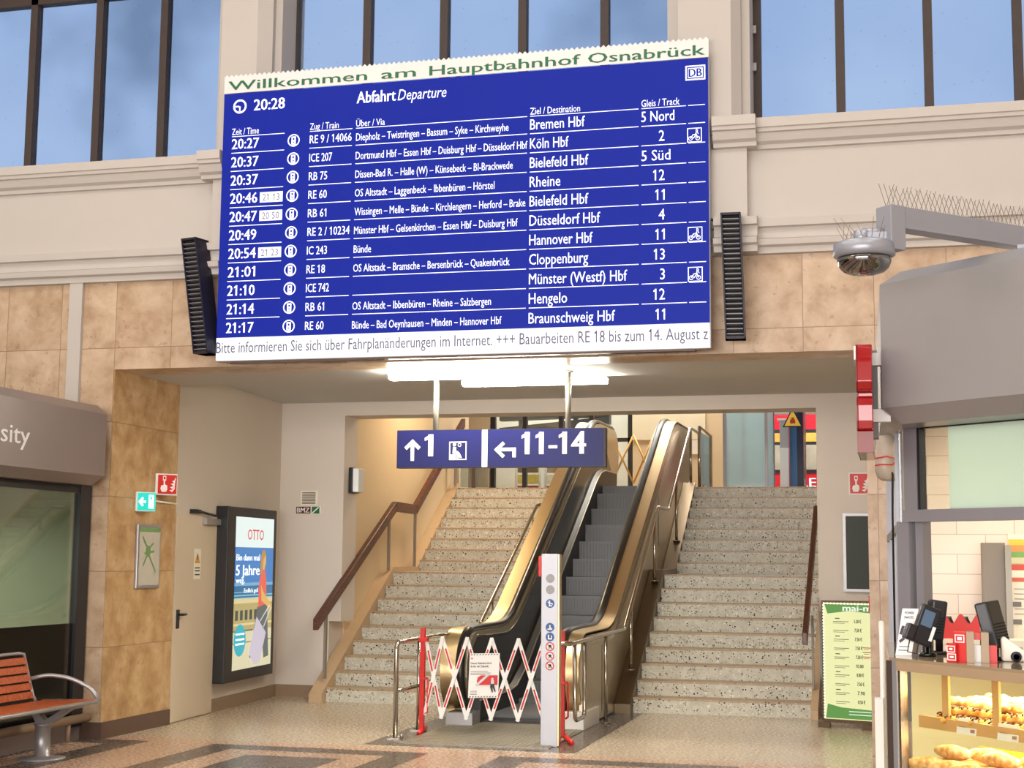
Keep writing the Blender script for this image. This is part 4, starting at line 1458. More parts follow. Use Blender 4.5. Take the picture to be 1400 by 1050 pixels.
# back wall of the passage: ventilation grille, small panel sign, emergency lamp
TB = on_front(16.8)
t = thing('ventilation_grille', 'small square white ventilation grille on the left back wall', 'vent', (-6.93, 16.8, 2.28))
b = MB(TB)
b.box(-7.035, -6.82, 0, 0.012, 2.285, 2.46)
b.build('frame', M['warm_white'], t)
b = MB(TB)
for i in range(9):
    b.rect(-7.015, -6.84, 2.300 + i * 0.0165, 2.309 + i * 0.0165, 0.014)
b.build('slots', M['plinth_dark'], t)
t = thing('small_wall_sign', 'small BMZ sign in dark red and green under the vent grille', 'sign', (-6.93, 16.8, 2.17))
MB(TB).box(-7.10, -6.775, 0, 0.012, 2.175, 2.275).build('plate', M['warm_white'], t)
b = MB(TB); b.rect(-7.09, -6.90, 2.183, 2.267, 0.014); b.build('dark_field', paint('dark_brown_red', (84, 20, 14), 0.4), t)
b = MB(TB); b.rect(-6.885, -6.785, 2.183, 2.267, 0.014); b.build('green_field', paint('sign_green', (22, 108, 62), 0.4), t)
b = MB(TB)
b.text('BMZ', -7.075, 2.196, 0.058, width=0.16, bold=0.03, d=0.016)
b.line(-6.875, 2.19, -6.795, 2.26, 0.014, 0.016)
b.build('lettering', M['white'], t)
t = thing('emergency_lamp', 'small white emergency lamp with black base at the left stairwell edge', 'wall lamp', (-6.48, 17.05, 2.43))
bx(-6.484, -6.43, 16.95, 17.2, 2.44, 2.75).build('base', M['black'], t, bevel=0.01)
MB().prism([(-6.43, 16.955), (-6.36, 16.975), (-6.36, 17.175), (-6.43, 17.195)], 2.45, 2.74, 'z').build('diffuser', M['emlamp'], t, bevel=0.008)

# right part of the back wall
fire_sign('red and white fire alarm sign on the pale wall right of the stairs', TB, -0.535, -0.305, 2.395, 2.64)
t = thing('display_case', 'empty dark display case with pale metal frame beside the right stairs', 'display case', (-0.47, 16.8, 1.33))
MB(TB).box(-0.605, -0.30, 0, 0.05, 1.335, 2.19).build('frame', M['alu'], t)
b = MB(TB); b.rect(-0.575, -0.30, 1.365, 2.16, 0.052); b.build('dark_sheet', paint('dark_green_felt', (56, 62, 58), 0.6), t)
# grey pipe next to the stairs
tag(MB().box(-0.875, -0.80, 16.74, 16.79, 0.30, 1.12).build('steel_edge_guard', paint('blue_grey_strip', (150, 160, 164), 0.5), origin=None), 'upright grey metal strip on the wall edge right of the stairs', 'edge guard')

# menu light box on the floor
t = thing('menu_light_box', 'glowing yellow-green menu stand with prices beside the right stairs', 'menu sign', (-0.55, 15.45, 0))
TMENU = lambda u, d, v: (u, 15.50 - d - (u + 0.55) * 0.3, v)
MB(TMENU).box(-0.79, -0.27, -0.10, 0, 0.05, 1.265).build('housing', paint('brown_metal', (92, 72, 48), 0.4), t)
MB(TMENU).box(-0.84, -0.72, -0.16, 0.05, 0.0, 0.05).build('foot', paint('brown_foot', (92, 72, 48), 0.4), t)
MB(TMENU).box(-0.40, -0.28, -0.16, 0.05, 0.0, 0.05).build('foot', paint('brown_foot', (92, 72, 48), 0.4), t)
b = MB(TMENU); b.rect(-0.775, -0.285, 0.085, 1.245, 0.002); b.build('lit_panel', glow('menu_lit', (224, 226, 166), 0.9, base=(120, 122, 100)), t)
b = MB(TMENU)
for i in range(38):
    b.disc(-0.772, 0.10 + i * 0.0302, 0.010, 0.005, 10)
for i in range(14):
    b.disc(-0.765 + i * 0.0345, 1.238, 0.010, 0.005, 10)
b.build('bulb_edge', glow('menu_bulbs', (255, 250, 220), 1.3), t)
b = MB(TMENU)
b.poly([(-0.76, 1.23), (-0.285, 1.23), (-0.285, 1.145), (-0.52, 1.165), (-0.73, 1.135)], 0.003)
b.poly([(-0.76, 0.095), (-0.285, 0.095), (-0.285, 0.19), (-0.6, 0.205), (-0.74, 0.235)], 0.003)
b.build('green_print', glow('menu_green', (104, 168, 76), 0.75), t)
b = MB(TMENU); b.text('mai-mai', -0.575, 1.165, 0.062, width=0.36, bold=0.035, d=0.005)
for z in (0.165, 0.135): b.rect(-0.53, -0.31, z, z + 0.008, 0.005)
b.build('white_lettering', glow('menu_white', (240, 250, 230), 1.0), t)
b = MB(TMENU)
pr = ['5.50 €', '7.50 €', '7.50 €', '7.50 €', '7.50 €', '10.00', '8.00 €', '7.50 €', '7.90', '8.50 €']
for i, s in enumerate(pr):
    z = 1.045 - i * 0.0885
    b.text(s, -0.465 + i * 0.003, z, 0.034, width=0.07, bold=0.02, d=0.004)
    b.rect(-0.675 + i * 0.002, -0.52, z + 0.010, z + 0.015, 0.004)
    b.rect(-0.675 + i * 0.002, -0.56, z - 0.006, z - 0.002, 0.004)
    if i % 2 == 0:
        b.rect(-0.655, -0.61, z + 0.040, z + 0.048, 0.004)
b.build('print', paint('menu_ink', (12, 12, 24), 0.9, spec=0.1), t)
b = MB(TMENU)
for i in range(3):
    b.rect(-0.385, -0.305, 0.80 - i * 0.045, 0.808 - i * 0.045, 0.004)
    b.rect(-0.375, -0.32, 0.785 - i * 0.045, 0.79 - i * 0.045, 0.004)
b.build('red_print', paint('menu_red_ink', (176, 50, 40), 0.5), t)
b = MB(TMENU); b.box(-0.315, -0.28, 0, 0.05, 1.16, 1.32); b.build('red_clip', M['red'], t)

# ================================================================ INFORMATION PILLAR, BARRIER
t = thing('escalator_pillar', 'pale metal signal pillar with round stickers at the escalator entry', 'signal pillar', (-3.06, 13.16, 0))
bx(-3.138, -2.984, 13.10, 13.20, 0.0, 1.705).build('post', M['pillar_alu'], t, bevel=0.004)
bx(-3.000, -2.972, 13.105, 13.195, 0.01, 1.70).build('side_strip', M['bronze'], t)
bx(-3.172, -3.138, 13.12, 13.18, 1.50, 1.685).build('red_button_box', M['red'], t, bevel=0.006)
TPi = on_front(13.10)
def sticker(z, field, ring, art):
    b = MB(TPi)
    b.disc(-3.055, z, 0.040, 0.002, 24)
    if ring:
        b.m = 1
        b.ring(-3.055, z, 0.040, 0.009, 0.004, 24)
        b.line(-3.08, z + 0.022, -3.03, z - 0.022, 0.006, 0.004)
    b.m = 2
    for l in art:
        b.line(-3.055 + l[0], z + l[1], -3.055 + l[2], z + l[3], l[4], 0.006)
    b.build('sticker', [field, M['red'], M['white'] if not ring else M['slot']], t)
blue = paint('sticker_blue', (28, 86, 150), 0.4)
for z in (1.485, 1.385):
    b = MB(TPi)
    b.disc(-3.055, z, 0.040, 0.002, 24)
    b.build('signal_lens', paint('grey_lens', (132, 130, 128), 0.3, scale=60, var=0.3), t)
sticker(1.262, blue, False, [(-0.005, 0.026, -0.005, -0.026, 0.012), (-0.02, 0.012, 0.026, -0.006, 0.010), (-0.012, -0.016, 0.02, -0.022, 0.010)])
sticker(1.05, blue, False, [(0, 0.02, 0, -0.01, 0.012), (-0.022, -0.016, 0.022, -0.016, 0.010), (0.0, 0.0, 0.02, -0.012, 0.008)])
sticker(0.965, blue, False, [(-0.012, 0.02, -0.012, -0.02, 0.012), (-0.012, -0.016, 0.02, -0.016, 0.012), (0.016, 0.014, 0.016, -0.016, 0.008)])
for z in (0.88, 0.795, 0.71):
    sticker(z, M['white'], True, [(-0.012, 0.008, 0.014, 0.008, 0.012), (0.0, 0.012, -0.008, -0.018, 0.008), (0.008, 0.004, 0.014, -0.016, 0.008)])

gate = thing('folding_barrier', 'red and white folding scissor barrier closing off the escalator', 'barrier', (-3.77, 13.75, 0))
GY = 13.75
for x, fx in ((-4.46, 0.06), (-3.085, 0.22)):
    p = MB()
    p.box(x - 0.022, x + 0.022, GY - 0.02, GY + 0.02, 0.02, 0.99)
    p.box(x - 0.035, x + 0.05, GY - 0.03, GY + 0.03, 0.86, 0.90)
    p.box(x - 0.02, x + 0.05, GY - 0.025, GY + 0.025, 0.50, 0.52)
    p.tube([(x + 0.03, GY, 0.52), (x + 0.055, GY, 0.50), (x + 0.055, GY, 0.20), (x + 0.03, GY, 0.18)], 0.010, 8)
    q = MB()
    if fx > 0.1:
        p.tube([(x - 0.02, GY + 0.12, 0.022), (x + 0.20, GY - 0.48, 0.022)], 0.022, 8)
    else:
        p.tube([(x - 0.04, GY + 0.25, 0.022), (x + 0.04, GY - 0.20, 0.022)], 0.022, 8)
    p.build('post', M['red'], gate)
xs = [-4.50, -4.265, -4.018, -3.775, -3.512, -3.265, -3.03]
zt, zb_ = 0.895, 0.155
def slat(xa, za, xb, zb2, yo):
    L = math.hypot(xb - xa, zb2 - za)
    ux, uz = (xb - xa) / L, (zb2 - za) / L
    nx, nz = -uz, ux
    def T(u, d, v):
        return (xa + ux * u + nx * v, GY + yo - d, za + uz * u + nz * v)
    s = MB(T)
    s.box(-0.015, L + 0.015, 0, 0.008, -0.017, 0.017)
    o = s.build('slat', M['white'], gate)
    r = MB(T)
    for u0, u1 in ((0.10, 0.30), (L - 0.30, L - 0.10)):
        r.rect(u0, u1, -0.008, 0.008, 0.0095)
    r.build('red_stripe', M['red'], o)
for i in range(len(xs) - 1):
    if i == 0:
        slat(xs[0] + 0.07, zt - 0.02, xs[1], zb_, 0.012)
        slat(xs[0] + 0.07, zb_ + 0.03, xs[1], zt, 0.0)
    elif i == len(xs) - 2:
        slat(xs[i], zt, xs[i + 1] - 0.05, zb_ + 0.03, 0.012)
        slat(xs[i], zb_, xs[i + 1] - 0.05, zt - 0.03, 0.0)
    else:
        slat(xs[i], zt, xs[i + 1], zb_, 0.012)
        slat(xs[i], zb_, xs[i + 1], zt, 0.0)
# notice hung on the barrier
t = thing('notice_sheet', 'white closure notice with red print hung on the folding barrier', 'notice', (-3.84, 13.72, 0.35))
def TN(u, d, v):
    c, s = math.cos(0.035), math.sin(0.035)
    return (-3.995 + u * c + v * s * 0.9, 13.728 - d, 0.345 + v * c + u * s)
MB(TN).box(0, 0.295, 0, 0.004, 0, 0.415).build('sheet', M['white'], t)
b = MB(TN)
b.text('Dieser Bahnhof wird', 0.015, 0.315, 0.018, width=0.20, bold=0.03, d=0.006)
b.text('fit für die Zukunft.', 0.015, 0.285, 0.018, width=0.18, bold=0.03, d=0.006)
for z, l in ((0.245, 0.17), (0.230, 0.19), (0.215, 0.15)):
    b.rect(0.015, 0.015 + l, z, z + 0.004, 0.006)
for z in (0.06, 0.045, 0.03):
    b.rect(0.02, 0.085, z, z + 0.004, 0.006)
for i in range(10):
    b.poly([(0.01 + i * 0.028, 0.006), (0.022 + i * 0.028, 0.006), (0.030 + i * 0.028, 0.016), (0.018 + i * 0.028, 0.016)], 0.006)
    b.poly([(0.01 + i * 0.028, 0.399), (0.022 + i * 0.028, 0.399), (0.030 + i * 0.028, 0.409), (0.018 + i * 0.028, 0.409)], 0.006)
b.poly([(0.215, 0.10), (0.235, 0.05), (0.245, 0.05), (0.24, 0.10), (0.262, 0.055), (0.272, 0.058), (0.256, 0.11), (0.256, 0.15), (0.22, 0.15)], 0.012)
b.build('black_print', paint('notice_ink', (52, 48, 52), 0.5), t)
b = MB(TN)
b.poly([(0.10, 0.12), (0.285, 0.12), (0.285, 0.21), (0.12, 0.21), (0.09, 0.19), (0.08, 0.15)], 0.008)
b.rect(0.015, 0.032, 0.362, 0.374, 0.006)
b.build('red_print', M['red'], t)
b = MB(TN)
b.line(0.075, 0.115, 0.215, 0.235, 0.022, 0.010)
b.disc(0.235, 0.175, 0.012, 0.012, 10)
b.rect(0.222, 0.252, 0.13, 0.163, 0.0125)
b.build('pale_print', paint('notice_grey', (206, 206, 210), 0.5), t)
# ================================================================ UPPER LEVEL
# glazed partition with a lit shop behind
gp = thing('glass_partition', 'dark framed glass partition with a lit shop behind, top left landing', 'glass partition', (-5.45, 24.05, 2.72))
f = MB()
for x in (-6.64, -6.09, -5.47, -4.95, -4.30):
    f.box(x, x + 0.07, 24.0, 24.1, 2.72, 6.8)
f.box(-6.64, -4.23, 24.0, 24.1, 3.60, 3.66)
f.build('frame', M['black'], gp)
for a, c in ((-6.57, -6.09), (-6.02, -5.47), (-5.40, -4.95), (-4.88, -4.30)):
    bx(a, c, 24.045, 24.052, 2.74, 6.7).build('pane', M['clear_glass'], gp)
sh = MB()
sh.box(-8.0, -4.4, 26.6, 26.7, 2.72, 6.8)
struct(sh.build('wall_shop', M['warm_white']))
# ceiling girders behind the upper panes
g = thing('ceiling_truss', 'dark steel roof girders seen through the upper glass panes', 'roof girders', (-5.9, 25.6, 3.85))
for i, (z, dz) in enumerate(((3.86, 0.18), (4.12, 0.05), (4.28, 0.22))):
    q = MB()
    q.add([(-6.9, 25.5, z), (-4.9, 25.5, z + dz), (-4.9, 25.5, z + dz + 0.13), (-6.9, 25.5, z + 0.13), (-6.9, 25.7, z), (-4.9, 25.7, z + dz), (-4.9, 25.7, z + dz + 0.13), (-6.9, 25.7, z + 0.13)],
          [(0, 1, 2, 3), (7, 6, 5, 4), (0, 4, 5, 1), (1, 5, 6, 2), (2, 6, 7, 3), (3, 7, 4, 0)])
    q.build('girder', paint('girder_grey', (62, 66, 72), 0.5), g)
for x in (-6.55, -5.55):
    bx(x, x + 0.06, 25.52, 25.68, 3.72, 6.79).build('girder', paint('girder_grey', (62, 66, 72), 0.5), g)
def rack(label, x, y, cols):
    t = thing('magazine_rack', label, 'rack', (x, y, 2.72))
    fr = MB()
    for k in (0, 0.42):
        fr.tube([(x + k, y, 2.72), (x + k, y, 3.60)], 0.02, 8)
    fr.build('frame', M['white'], t)
    for i in range(4):
        bx(x + 0.03, x + 0.39, y - 0.02, y + 0.1, 2.78 + i * 0.19, 2.93 + i * 0.19).build('magazine_row', paint('magazine_%d' % (cols[i][0]), cols[i], 0.4, var=0.4, scale=30), t)
rack('small magazine rack with white posts behind the upper glass, yellow and red covers', -6.45, 25.0, [(150, 60, 50), (214, 190, 90), (120, 96, 80), (226, 206, 130)])
rack('small magazine rack with white posts behind the upper glass, grey and white covers', -5.95, 25.1, [(90, 80, 84), (196, 192, 180), (130, 110, 96), (220, 216, 200)])

# glass lift shaft
lf = thing('glass_lift', 'pale blue glass lift shaft at the top right landing', 'lift', (-2.4, 24.5, 2.72))
f = MB()
for x, y in ((-2.72, 24.02), (-2.05, 24.02), (-2.72, 25.4), (-2.05, 25.4), (-2.42, 24.04)):
    f.box(x - 0.022, x + 0.022, y, y + 0.05, 2.72, 6.79)
f.build('frame', M['frame_grey'], lf)
bx(-2.70, -2.07, 24.035, 24.045, 2.72, 6.7).build('pane', M['lift_glass'], lf)
bx(-2.055, -2.045, 24.06, 25.4, 2.72, 6.7).build('pane', M['lift_glass'], lf)
c = MB()
c.box(-2.68, -2.10, 25.2, 25.3, 2.72, 6.7)
for i in range(5):
    c.lathe([(0.03, 2.73), (0.03, 6.7)], -2.62 + i * 0.12, 25.0, 8)
c.build('car_wall', paint('lift_car_blue', (196, 226, 232), 0.3, metal=0.2), lf)
bx(-2.66, -2.12, 24.3, 24.4, 2.98, 3.14).build('dark_band', M['esc_panel'], lf)

# red train at the platform
tr = thing('train', 'red regional train with white lettering standing behind the top landing', 'train', (0.0, 29.0, 1.5))
bd = MB()
bd.box(-3.6, 3.9, 29.0, 31.6, 1.7, 3.36)
bd.box(-3.6, 3.9, 29.0, 31.6, 4.20, 5.2)
bd.m = 0
for x0, x1 in ((-3.6, -2.66), (-2.10, -1.83), (-0.9, 0.3), (1.4, 3.9)):
    bd.box(x0, x1, 29.0, 31.6, 3.36, 4.20)
bd.build('body', paint('train_red', (178, 16, 28), 0.35), tr)
for x0, x1 in ((-2.66, -2.10), (-1.83, -0.9), (0.3, 1.4)):
    q = MB()
    q.box(x0, x1, 28.985, 29.02, 3.36, 4.20)
    wf = q.build('window_frame', M['black'], tr)
    MB().box(x0 + 0.05, x1 - 0.05, 28.975, 28.985, 3.42, 3.90).build('window_pane', paint('train_pane', (150, 138, 116), 0.1, var=0.7, scale=2.2), wf)
    MB().box(x0 + 0.08, x1 - 0.06, 28.975, 28.985, 3.96, 4.13).build('window_pane', paint('train_pane_gold', (190, 140, 60), 0.12, var=0.7, scale=5), wf)
b = MB(on_front(28.998))
b.text('REGIO', -1.845, 3.09, 0.17, width=0.86, bold=0.02, d=0.004)
b.build('lettering', M['white'], tr)
# platform columns and cables
t = thing('platform_column', 'square pale grey platform column with darker grey top before the train', 'column', (-1.91, 26.0, 2.72))
bx(-1.985, -1.835, 26.0, 26.2, 2.72, 3.62).build('lower_shaft', M['white'], t)
bx(-1.985, -1.835, 26.0, 26.2, 3.62, 4.10).build('upper_shaft', M['alu'], t)
bx(-2.02, -1.80, 25.97, 26.23, 4.10, 4.13).build('cap', M['white'], t)
t = thing('platform_column', 'blue steel platform column beside the pale grey one', 'column', (-1.74, 26.1, 2.72))
bx(-1.825, -1.70, 26.1, 26.16, 2.72, 6.79).build('front_flange', paint('column_blue', (52, 110, 172), 0.4), t)
bx(-1.70, -1.59, 26.1, 26.4, 2.72, 6.79).build('side_flange', paint('column_navy', (22, 28, 60), 0.4), t)
tag(MB().tube([(-1.55, 26.0, 2.72), (-1.55, 26.0, 6.79)], 0.013, 8).build('drain_pipe', M['alu']), 'thin grey vertical pipe beside the blue platform column', 'pipe')
bm = thing('overhead_beam', 'white and blue overhead beams above the train', 'beam', (-1.7, 26.6, 4.25))
bx(-2.6, -0.6, 26.6, 26.8, 4.28, 4.36).build('beam', M['white'], bm)
bx(-2.6, -0.6, 27.3, 27.5, 4.34, 4.42).build('beam', paint('beam_blue', (120, 160, 214), 0.4), bm)
for x in (-2.5, -0.7):
    bx(x, x + 0.05, 26.65, 26.75, 4.36, 6.79).build('hanger', M['alu'], bm)
    bx(x, x + 0.05, 27.35, 27.45, 4.42, 6.79).build('hanger', M['alu'], bm)
# warning triangle hung in front of the columns
t = thing('warning_triangle_sign', 'yellow warning triangle sign hanging before the platform columns', 'sign', (-1.62, 24.0, 3.80))
MB().prism([(-1.785, 3.80), (-1.465, 3.80), (-1.625, 4.12)], 24.0, 24.012, 'y').build('black_edge', M['slot'], t)
b = MB(on_front(24.0))
b.poly([(-1.755, 3.818), (-1.495, 3.818), (-1.625, 4.080)], 0.003)
b.build('yellow_field', paint('warning_yellow', (226, 190, 84), 0.4), t)
b = MB(on_front(23.997))
b.rect(-1.665, -1.585, 3.86, 3.92, 0.003)
b.rect(-1.645, -1.600, 3.92, 3.955, 0.003)
b.build('pictogram', paint('brown_red', (150, 52, 24), 0.4), t)
MB().tube([(-1.625, 24.006, 4.1), (-1.625, 24.006, 6.79)], 0.006, 6).build('hanger', M['alu'], t)

# folding barrier at the top of the escalator
t = thing('folding_barrier', 'orange-lit folding barrier across the top end of the escalator', 'barrier', (-3.8, 23.0, 2.72))
for x in (-4.40, -3.36):
    bx(x - 0.02, x + 0.02, 22.98, 23.02, 2.72, 3.68).build('post', M['orange_lit_bar'], t)
xs2 = [-4.38, -4.03, -3.70, -3.38]
for i in range(3):
    for z0, z1, yo in ((2.86, 3.62, 0.012), (3.62, 2.86, 0.0)):
        MB().tube([(xs2[i], 22.985 + yo, z0), (xs2[i + 1], 22.985 + yo, z1)], 0.016, 6).build('slat', M['orange_lit_bar'], t)
# upper glass railing behind the left flight, post and glass
t = thing('landing_railing', 'glass railing with dark post at the head of the left stairs', 'railing', (-6.35, 22.0, 2.72))
bx(-6.60, -6.15, 22.1, 22.112, 2.76, 3.5).build('pane', M['balu_glass'], t)
bx(-6.41, -6.35, 22.07, 22.10, 2.72, 3.56).build('post', M['plinth_dark'], t)
# small frame on the upper beige wall
tag(bx(-3.25, -2.95, 23.975, 23.999, 3.38, 3.62).build('wall_plate', M['warm_white']), 'small pale rectangular plate on the upper beige wall', 'plate')
# framed glass flap at the right end of the upper landing
t = thing('glass_gate', 'steel framed glass gate at the top of the right steel handrail', 'gate', (-2.95, 22.6, 2.72))
f = MB()
f.tube([(-2.83, 21.75, 2.72), (-2.83, 21.75, 3.62), (-2.83, 23.1, 3.60), (-2.83, 23.1, 2.72)], 0.025, 8)
f.build('frame', M['steel_rail'], t)
bx(-2.834, -2.826, 21.80, 23.05, 2.78, 3.56).build('pane', M['balu_glass'], t)
# ================================================================ BAKERY KIOSK (right)
KA = Vector((-0.068, 7.137, 0))
KD = Vector((0.755, -0.656, 0)).normalized()
KN = Vector((0.656, 0.755, 0)).normalized()
def K(s, o, z):
    p = KA + KD * s + KN * o
    return (p.x, p.y, z)
kiosk = thing('bakery_kiosk', 'grey metal bakery kiosk front with frosted window above the counter, right', 'kiosk', (0.03, 7.44, 0))
# fascia: profile swept round the corner, mitred
P0 = Vector((-0.16, 11.2, 0))
e1 = (KA - P0).normalized()
n1 = Vector((-e1.y, e1.x, 0))
if n1.x < 0:
    n1 = -n1
def corner(o):
    # intersection of the two lines moved inwards by o
    a = P0 + n1 * min(o, 0.10)
    c = KA + KN * o
    d = e1.x * (-KD.y) - e1.y * (-KD.x)
    rx, ry = c.x - a.x, c.y - a.y
    s = (rx * (-KD.y) - ry * (-KD.x)) / d
    return a + e1 * s
prof = [(0.30, 2.30), (0.09, 2.30), (0.0, 2.373), (0.0, 2.962), (0.10, 3.03), (0.44, 3.03), (0.44, 2.32)]
fa = MB()
vs = []
for o, z in prof:
    a = P0 + n1 * min(o, 0.10)
    c = corner(o)
    e = KA + KD * 3.2 + KN * o
    vs += [(a.x, a.y, z), (c.x, c.y, z), (e.x, e.y, z)]
n = len(prof)
fs = []
for i in range(n):
    j = (i + 1) % n
    for k in range(2):
        fs.append((i * 3 + k, i * 3 + k + 1, j * 3 + k + 1, j * 3 + k))
fs.append(tuple(i * 3 for i in range(n)))
fs.append(tuple(i * 3 + 2 for i in range(n - 1, -1, -1)))
fa.add(vs, fs)
fa.build('fascia', M['kiosk_grey'], kiosk)
# window frame
f = MB(K)
f.box(-0.13, -0.05, 0.29, 0.36, 1.85, 2.31)
f.box(-0.13, 2.6, 0.275, 0.36, 1.848, 1.905)
f.box(-0.19, -0.115, 0.30, 0.37, 0.9, 1.85)
f.box(-0.10, -0.055, 0.33, 0.39, 0.9, 1.85)
f.build('frame', M['frame_grey'], kiosk)
f = MB(K)
f.box(-0.05, -0.035, 0.295, 0.34, 1.905, 2.31)
f.box(-0.05, 2.6, 0.30, 0.34, 2.295, 2.32)
f.build('gasket', M['black'], kiosk)
MB(K).box(-0.035, 0.122, 0.318, 0.326, 1.905, 2.297).build('clear_pane', M['clear_glass'], kiosk)
MB(K).box(0.122, 2.6, 0.316, 0.326, 1.905, 2.297).build('frosted_pane', M['frost'], kiosk)
# side wall towards the facade: posts, rail, glass
sd = MB()
def SX(y):
    return 0.01 - (y - 7.4) * 0.022
for y in (7.75, 8.7, 9.9, 11.0):
    sd.box(SX(y) - 0.02, SX(y) + 0.02, y, y + 0.06, 0.0, 2.31)
sd.prism([(SX(7.5) - 0.02, 7.5), (SX(7.5) + 0.02, 7.5), (SX(11.1) + 0.02, 11.1), (SX(11.1) - 0.02, 11.1)], 1.80, 1.845, 'z')
sd.build('side_frame', M['frame_grey'], kiosk)
MB().prism([(SX(7.5) - 0.004, 7.5), (SX(7.5) + 0.004, 7.5), (SX(11.1) + 0.004, 11.1), (SX(11.1) - 0.004, 11.1)], 0.05, 2.3, 'z').build('side_pane', M['clear_glass'], kiosk)
# interior: tiled wall, ceiling, back counter
def tile_mat():
    m, nt, b = mat_new('white_wall_tiles')
    n = nt.nodes
    tcd = n.new('ShaderNodeNewGeometry')
    sp_ = n.new('ShaderNodeSeparateXYZ')
    nt.links.new(tcd.outputs['Position'], sp_.inputs[0])
    cb_ = n.new('ShaderNodeCombineXYZ')
    nt.links.new(sp_.outputs[0], cb_.inputs[0])
    nt.links.new(sp_.outputs[2], cb_.inputs[1])
    br = n.new('ShaderNodeTexBrick')
    br.inputs['Scale'].default_value = 1.0
    br.inputs['Brick Width'].default_value = 0.34
    br.inputs['Row Height'].default_value = 0.122
    br.inputs['Mortar Size'].default_value = 0.0022
    br.inputs['Color1'].default_value = rgb((232, 214, 204))
    br.inputs['Color2'].default_value = rgb((238, 222, 212))
    br.inputs['Mortar'].default_value = rgb((186, 166, 152))
    nt.links.new(cb_.outputs[0], br.inputs['Vector'])
    nt.links.new(br.outputs['Color'], b.inputs['Base Color'])
    b.inputs['Roughness'].default_value = 0.3
    return m
bx(0.04, 2.6, 9.6, 9.7, 0.0, 2.9).build('tiled_wall', tile_mat(), kiosk)
MB().prism([(0.02, 9.7), (0.06, 7.6), (2.6, 5.4), (2.9, 9.7)], 2.60, 2.64, 'z').build('inner_ceiling', M['warm_white'], kiosk)
bx(0.05, 2.5, 8.95, 9.55, 0.0, 1.22).build('back_counter', M['warm_white'], kiosk)
bx(2.5, 2.6, 5.0, 9.6, 0.0, 2.9).build('inner_end_wall', M['warm_white'], kiosk)

# display counter
CA = Vector((-0.054, 6.225, 0))
CD = Vector((0.64, -0.768, 0)).normalized()
CN = Vector((0.768, 0.64, 0)).normalized()
def Dp(s, o, z):
    p = CA + CD * s + CN * o
    return (p.x, p.y, z)
def Dxy(s, o):
    p = Dp(s, o, 0)
    return (p[0], p[1])
ct = thing('bakery_counter', 'glass bakery display counter with lit shelves and glass top', 'display counter', (0.1, 6.4, 0))
back = [(1.75, 6.1), (0.85, 7.1), (0.06, 7.42), (-0.075, 7.42)]
plan = [Dxy(0, 0), Dxy(1.75, 0)] + back
MB().prism(plan, 1.262, 1.274, 'z').build('glass_top', paint('counter_glass_top', (150, 132, 104), 0.06, var=0.05), ct)
fr = MB(Dp)
fr.box(0.0, 0.045, 0.0, 0.05, 0.0, 1.262)
fr.build('frame', M['kiosk_grey'], ct)
fr = MB(Dp)
fr.box(0.045, 1.75, 0.0, 0.05, 1.225, 1.262)
fr.build('top_beam', paint('beam_tan', (176, 150, 120), 0.4, metal=0.2), ct)
fr = MB(Dp)
fr.box(-0.012, 0.018, -0.004, 0.03, 0.0, 1.262)
fr.build('edge_strip', M['frame_dark'], ct)
fr = MB(Dp)
fr.box(0.045, 0.062, 0.004, 0.04, 0.55, 1.225)
fr.build('steel_strip', M['steel'], ct)
MB(Dp).box(0.06, 1.75, 0.012, 0.018, 0.55, 1.225).build('front_pane', M['clear_glass'], ct)
bs = MB()
bs.prism([Dxy(0.02, 0.03), Dxy(1.75, 0.03)] + back, 0.0, 0.55, 'z')
bs.build('base', M['kiosk_grey'], ct)
bk = MB(Dp)
bk.T = None
bk.box(0.035, 0.9, 7.06, 7.08, 0.55, 1.255)
bk.build('back_panel', paint('cream_back_panel', (240, 226, 176), 0.4), ct)
lp = MB()
q0, q1 = Dp(0.03, 0.03, 0), (-0.02, 7.0)
lp.quad((q0[0], q0[1], 0.55), (q1[0], q1[1], 0.55), (q1[0], q1[1], 1.25), (q0[0], q0[1], 1.25))
lp.build('end_pane', M['clear_glass'], ct)
tan = paint('tan_wood', (208, 160, 100), 0.5, var=0.1)
shf = MB(Dp)
shf.box(0.13, 1.75, 0.05, 0.52, 1.020, 1.032)
shf.m = 1
shf.box(0.13, 1.75, 0.036, 0.05, 1.012, 1.058)
shf.build('shelf', [M['steel'], tan], ct)
shf = MB(Dp)
shf.box(0.06, 1.75, 0.05, 0.62, 0.815, 0.83)
shf.m = 1
shf.box(0.06, 1.75, 0.40, 0.415, 0.83, 0.915)
shf.build('shelf', [M['steel'], paint('orange_tray', (228, 168, 60), 0.4)], ct)
ps = MB(Dp)
ps.box(0.25, 0.285, 0.05, 0.062, 1.03, 1.225)
ps.box(0.52, 0.555, 0.05, 0.062, 1.03, 1.225)
ps.build('upright', tan, ct)
ln = MB(Dp)
ln.box(0.08, 1.7, 0.06, 0.11, 1.222, 1.238)
ln.build('lamp_strip', glow('display_lamp', (255, 236, 170), 6.0), ct)
la = bpy.data.lights.new('display_light', 'AREA')
la.shape = 'RECTANGLE'
la.size = 1.5
la.size_y = 0.3
la.energy = 26
la.color = (1.0, 0.86, 0.52)
lo = bpy.data.objects.new('display_light', la)
lo.location = Dp(0.85, 0.28, 1.215)
lo.rotation_euler = (0, 0, math.atan2(CD.y, CD.x))
COL.objects.link(lo)
la2 = bpy.data.lights.new('display_light_low', 'AREA')
la2.shape = 'RECTANGLE'
la2.size = 1.5
la2.size_y = 0.25
la2.energy = 13
la2.color = (1.0, 0.86, 0.52)
lo = bpy.data.objects.new('display_light_low', la2)
lo.location = Dp(0.85, 0.26, 1.012)
lo.rotation_euler = (0, 0, math.atan2(CD.y, CD.x))
COL.objects.link(lo)

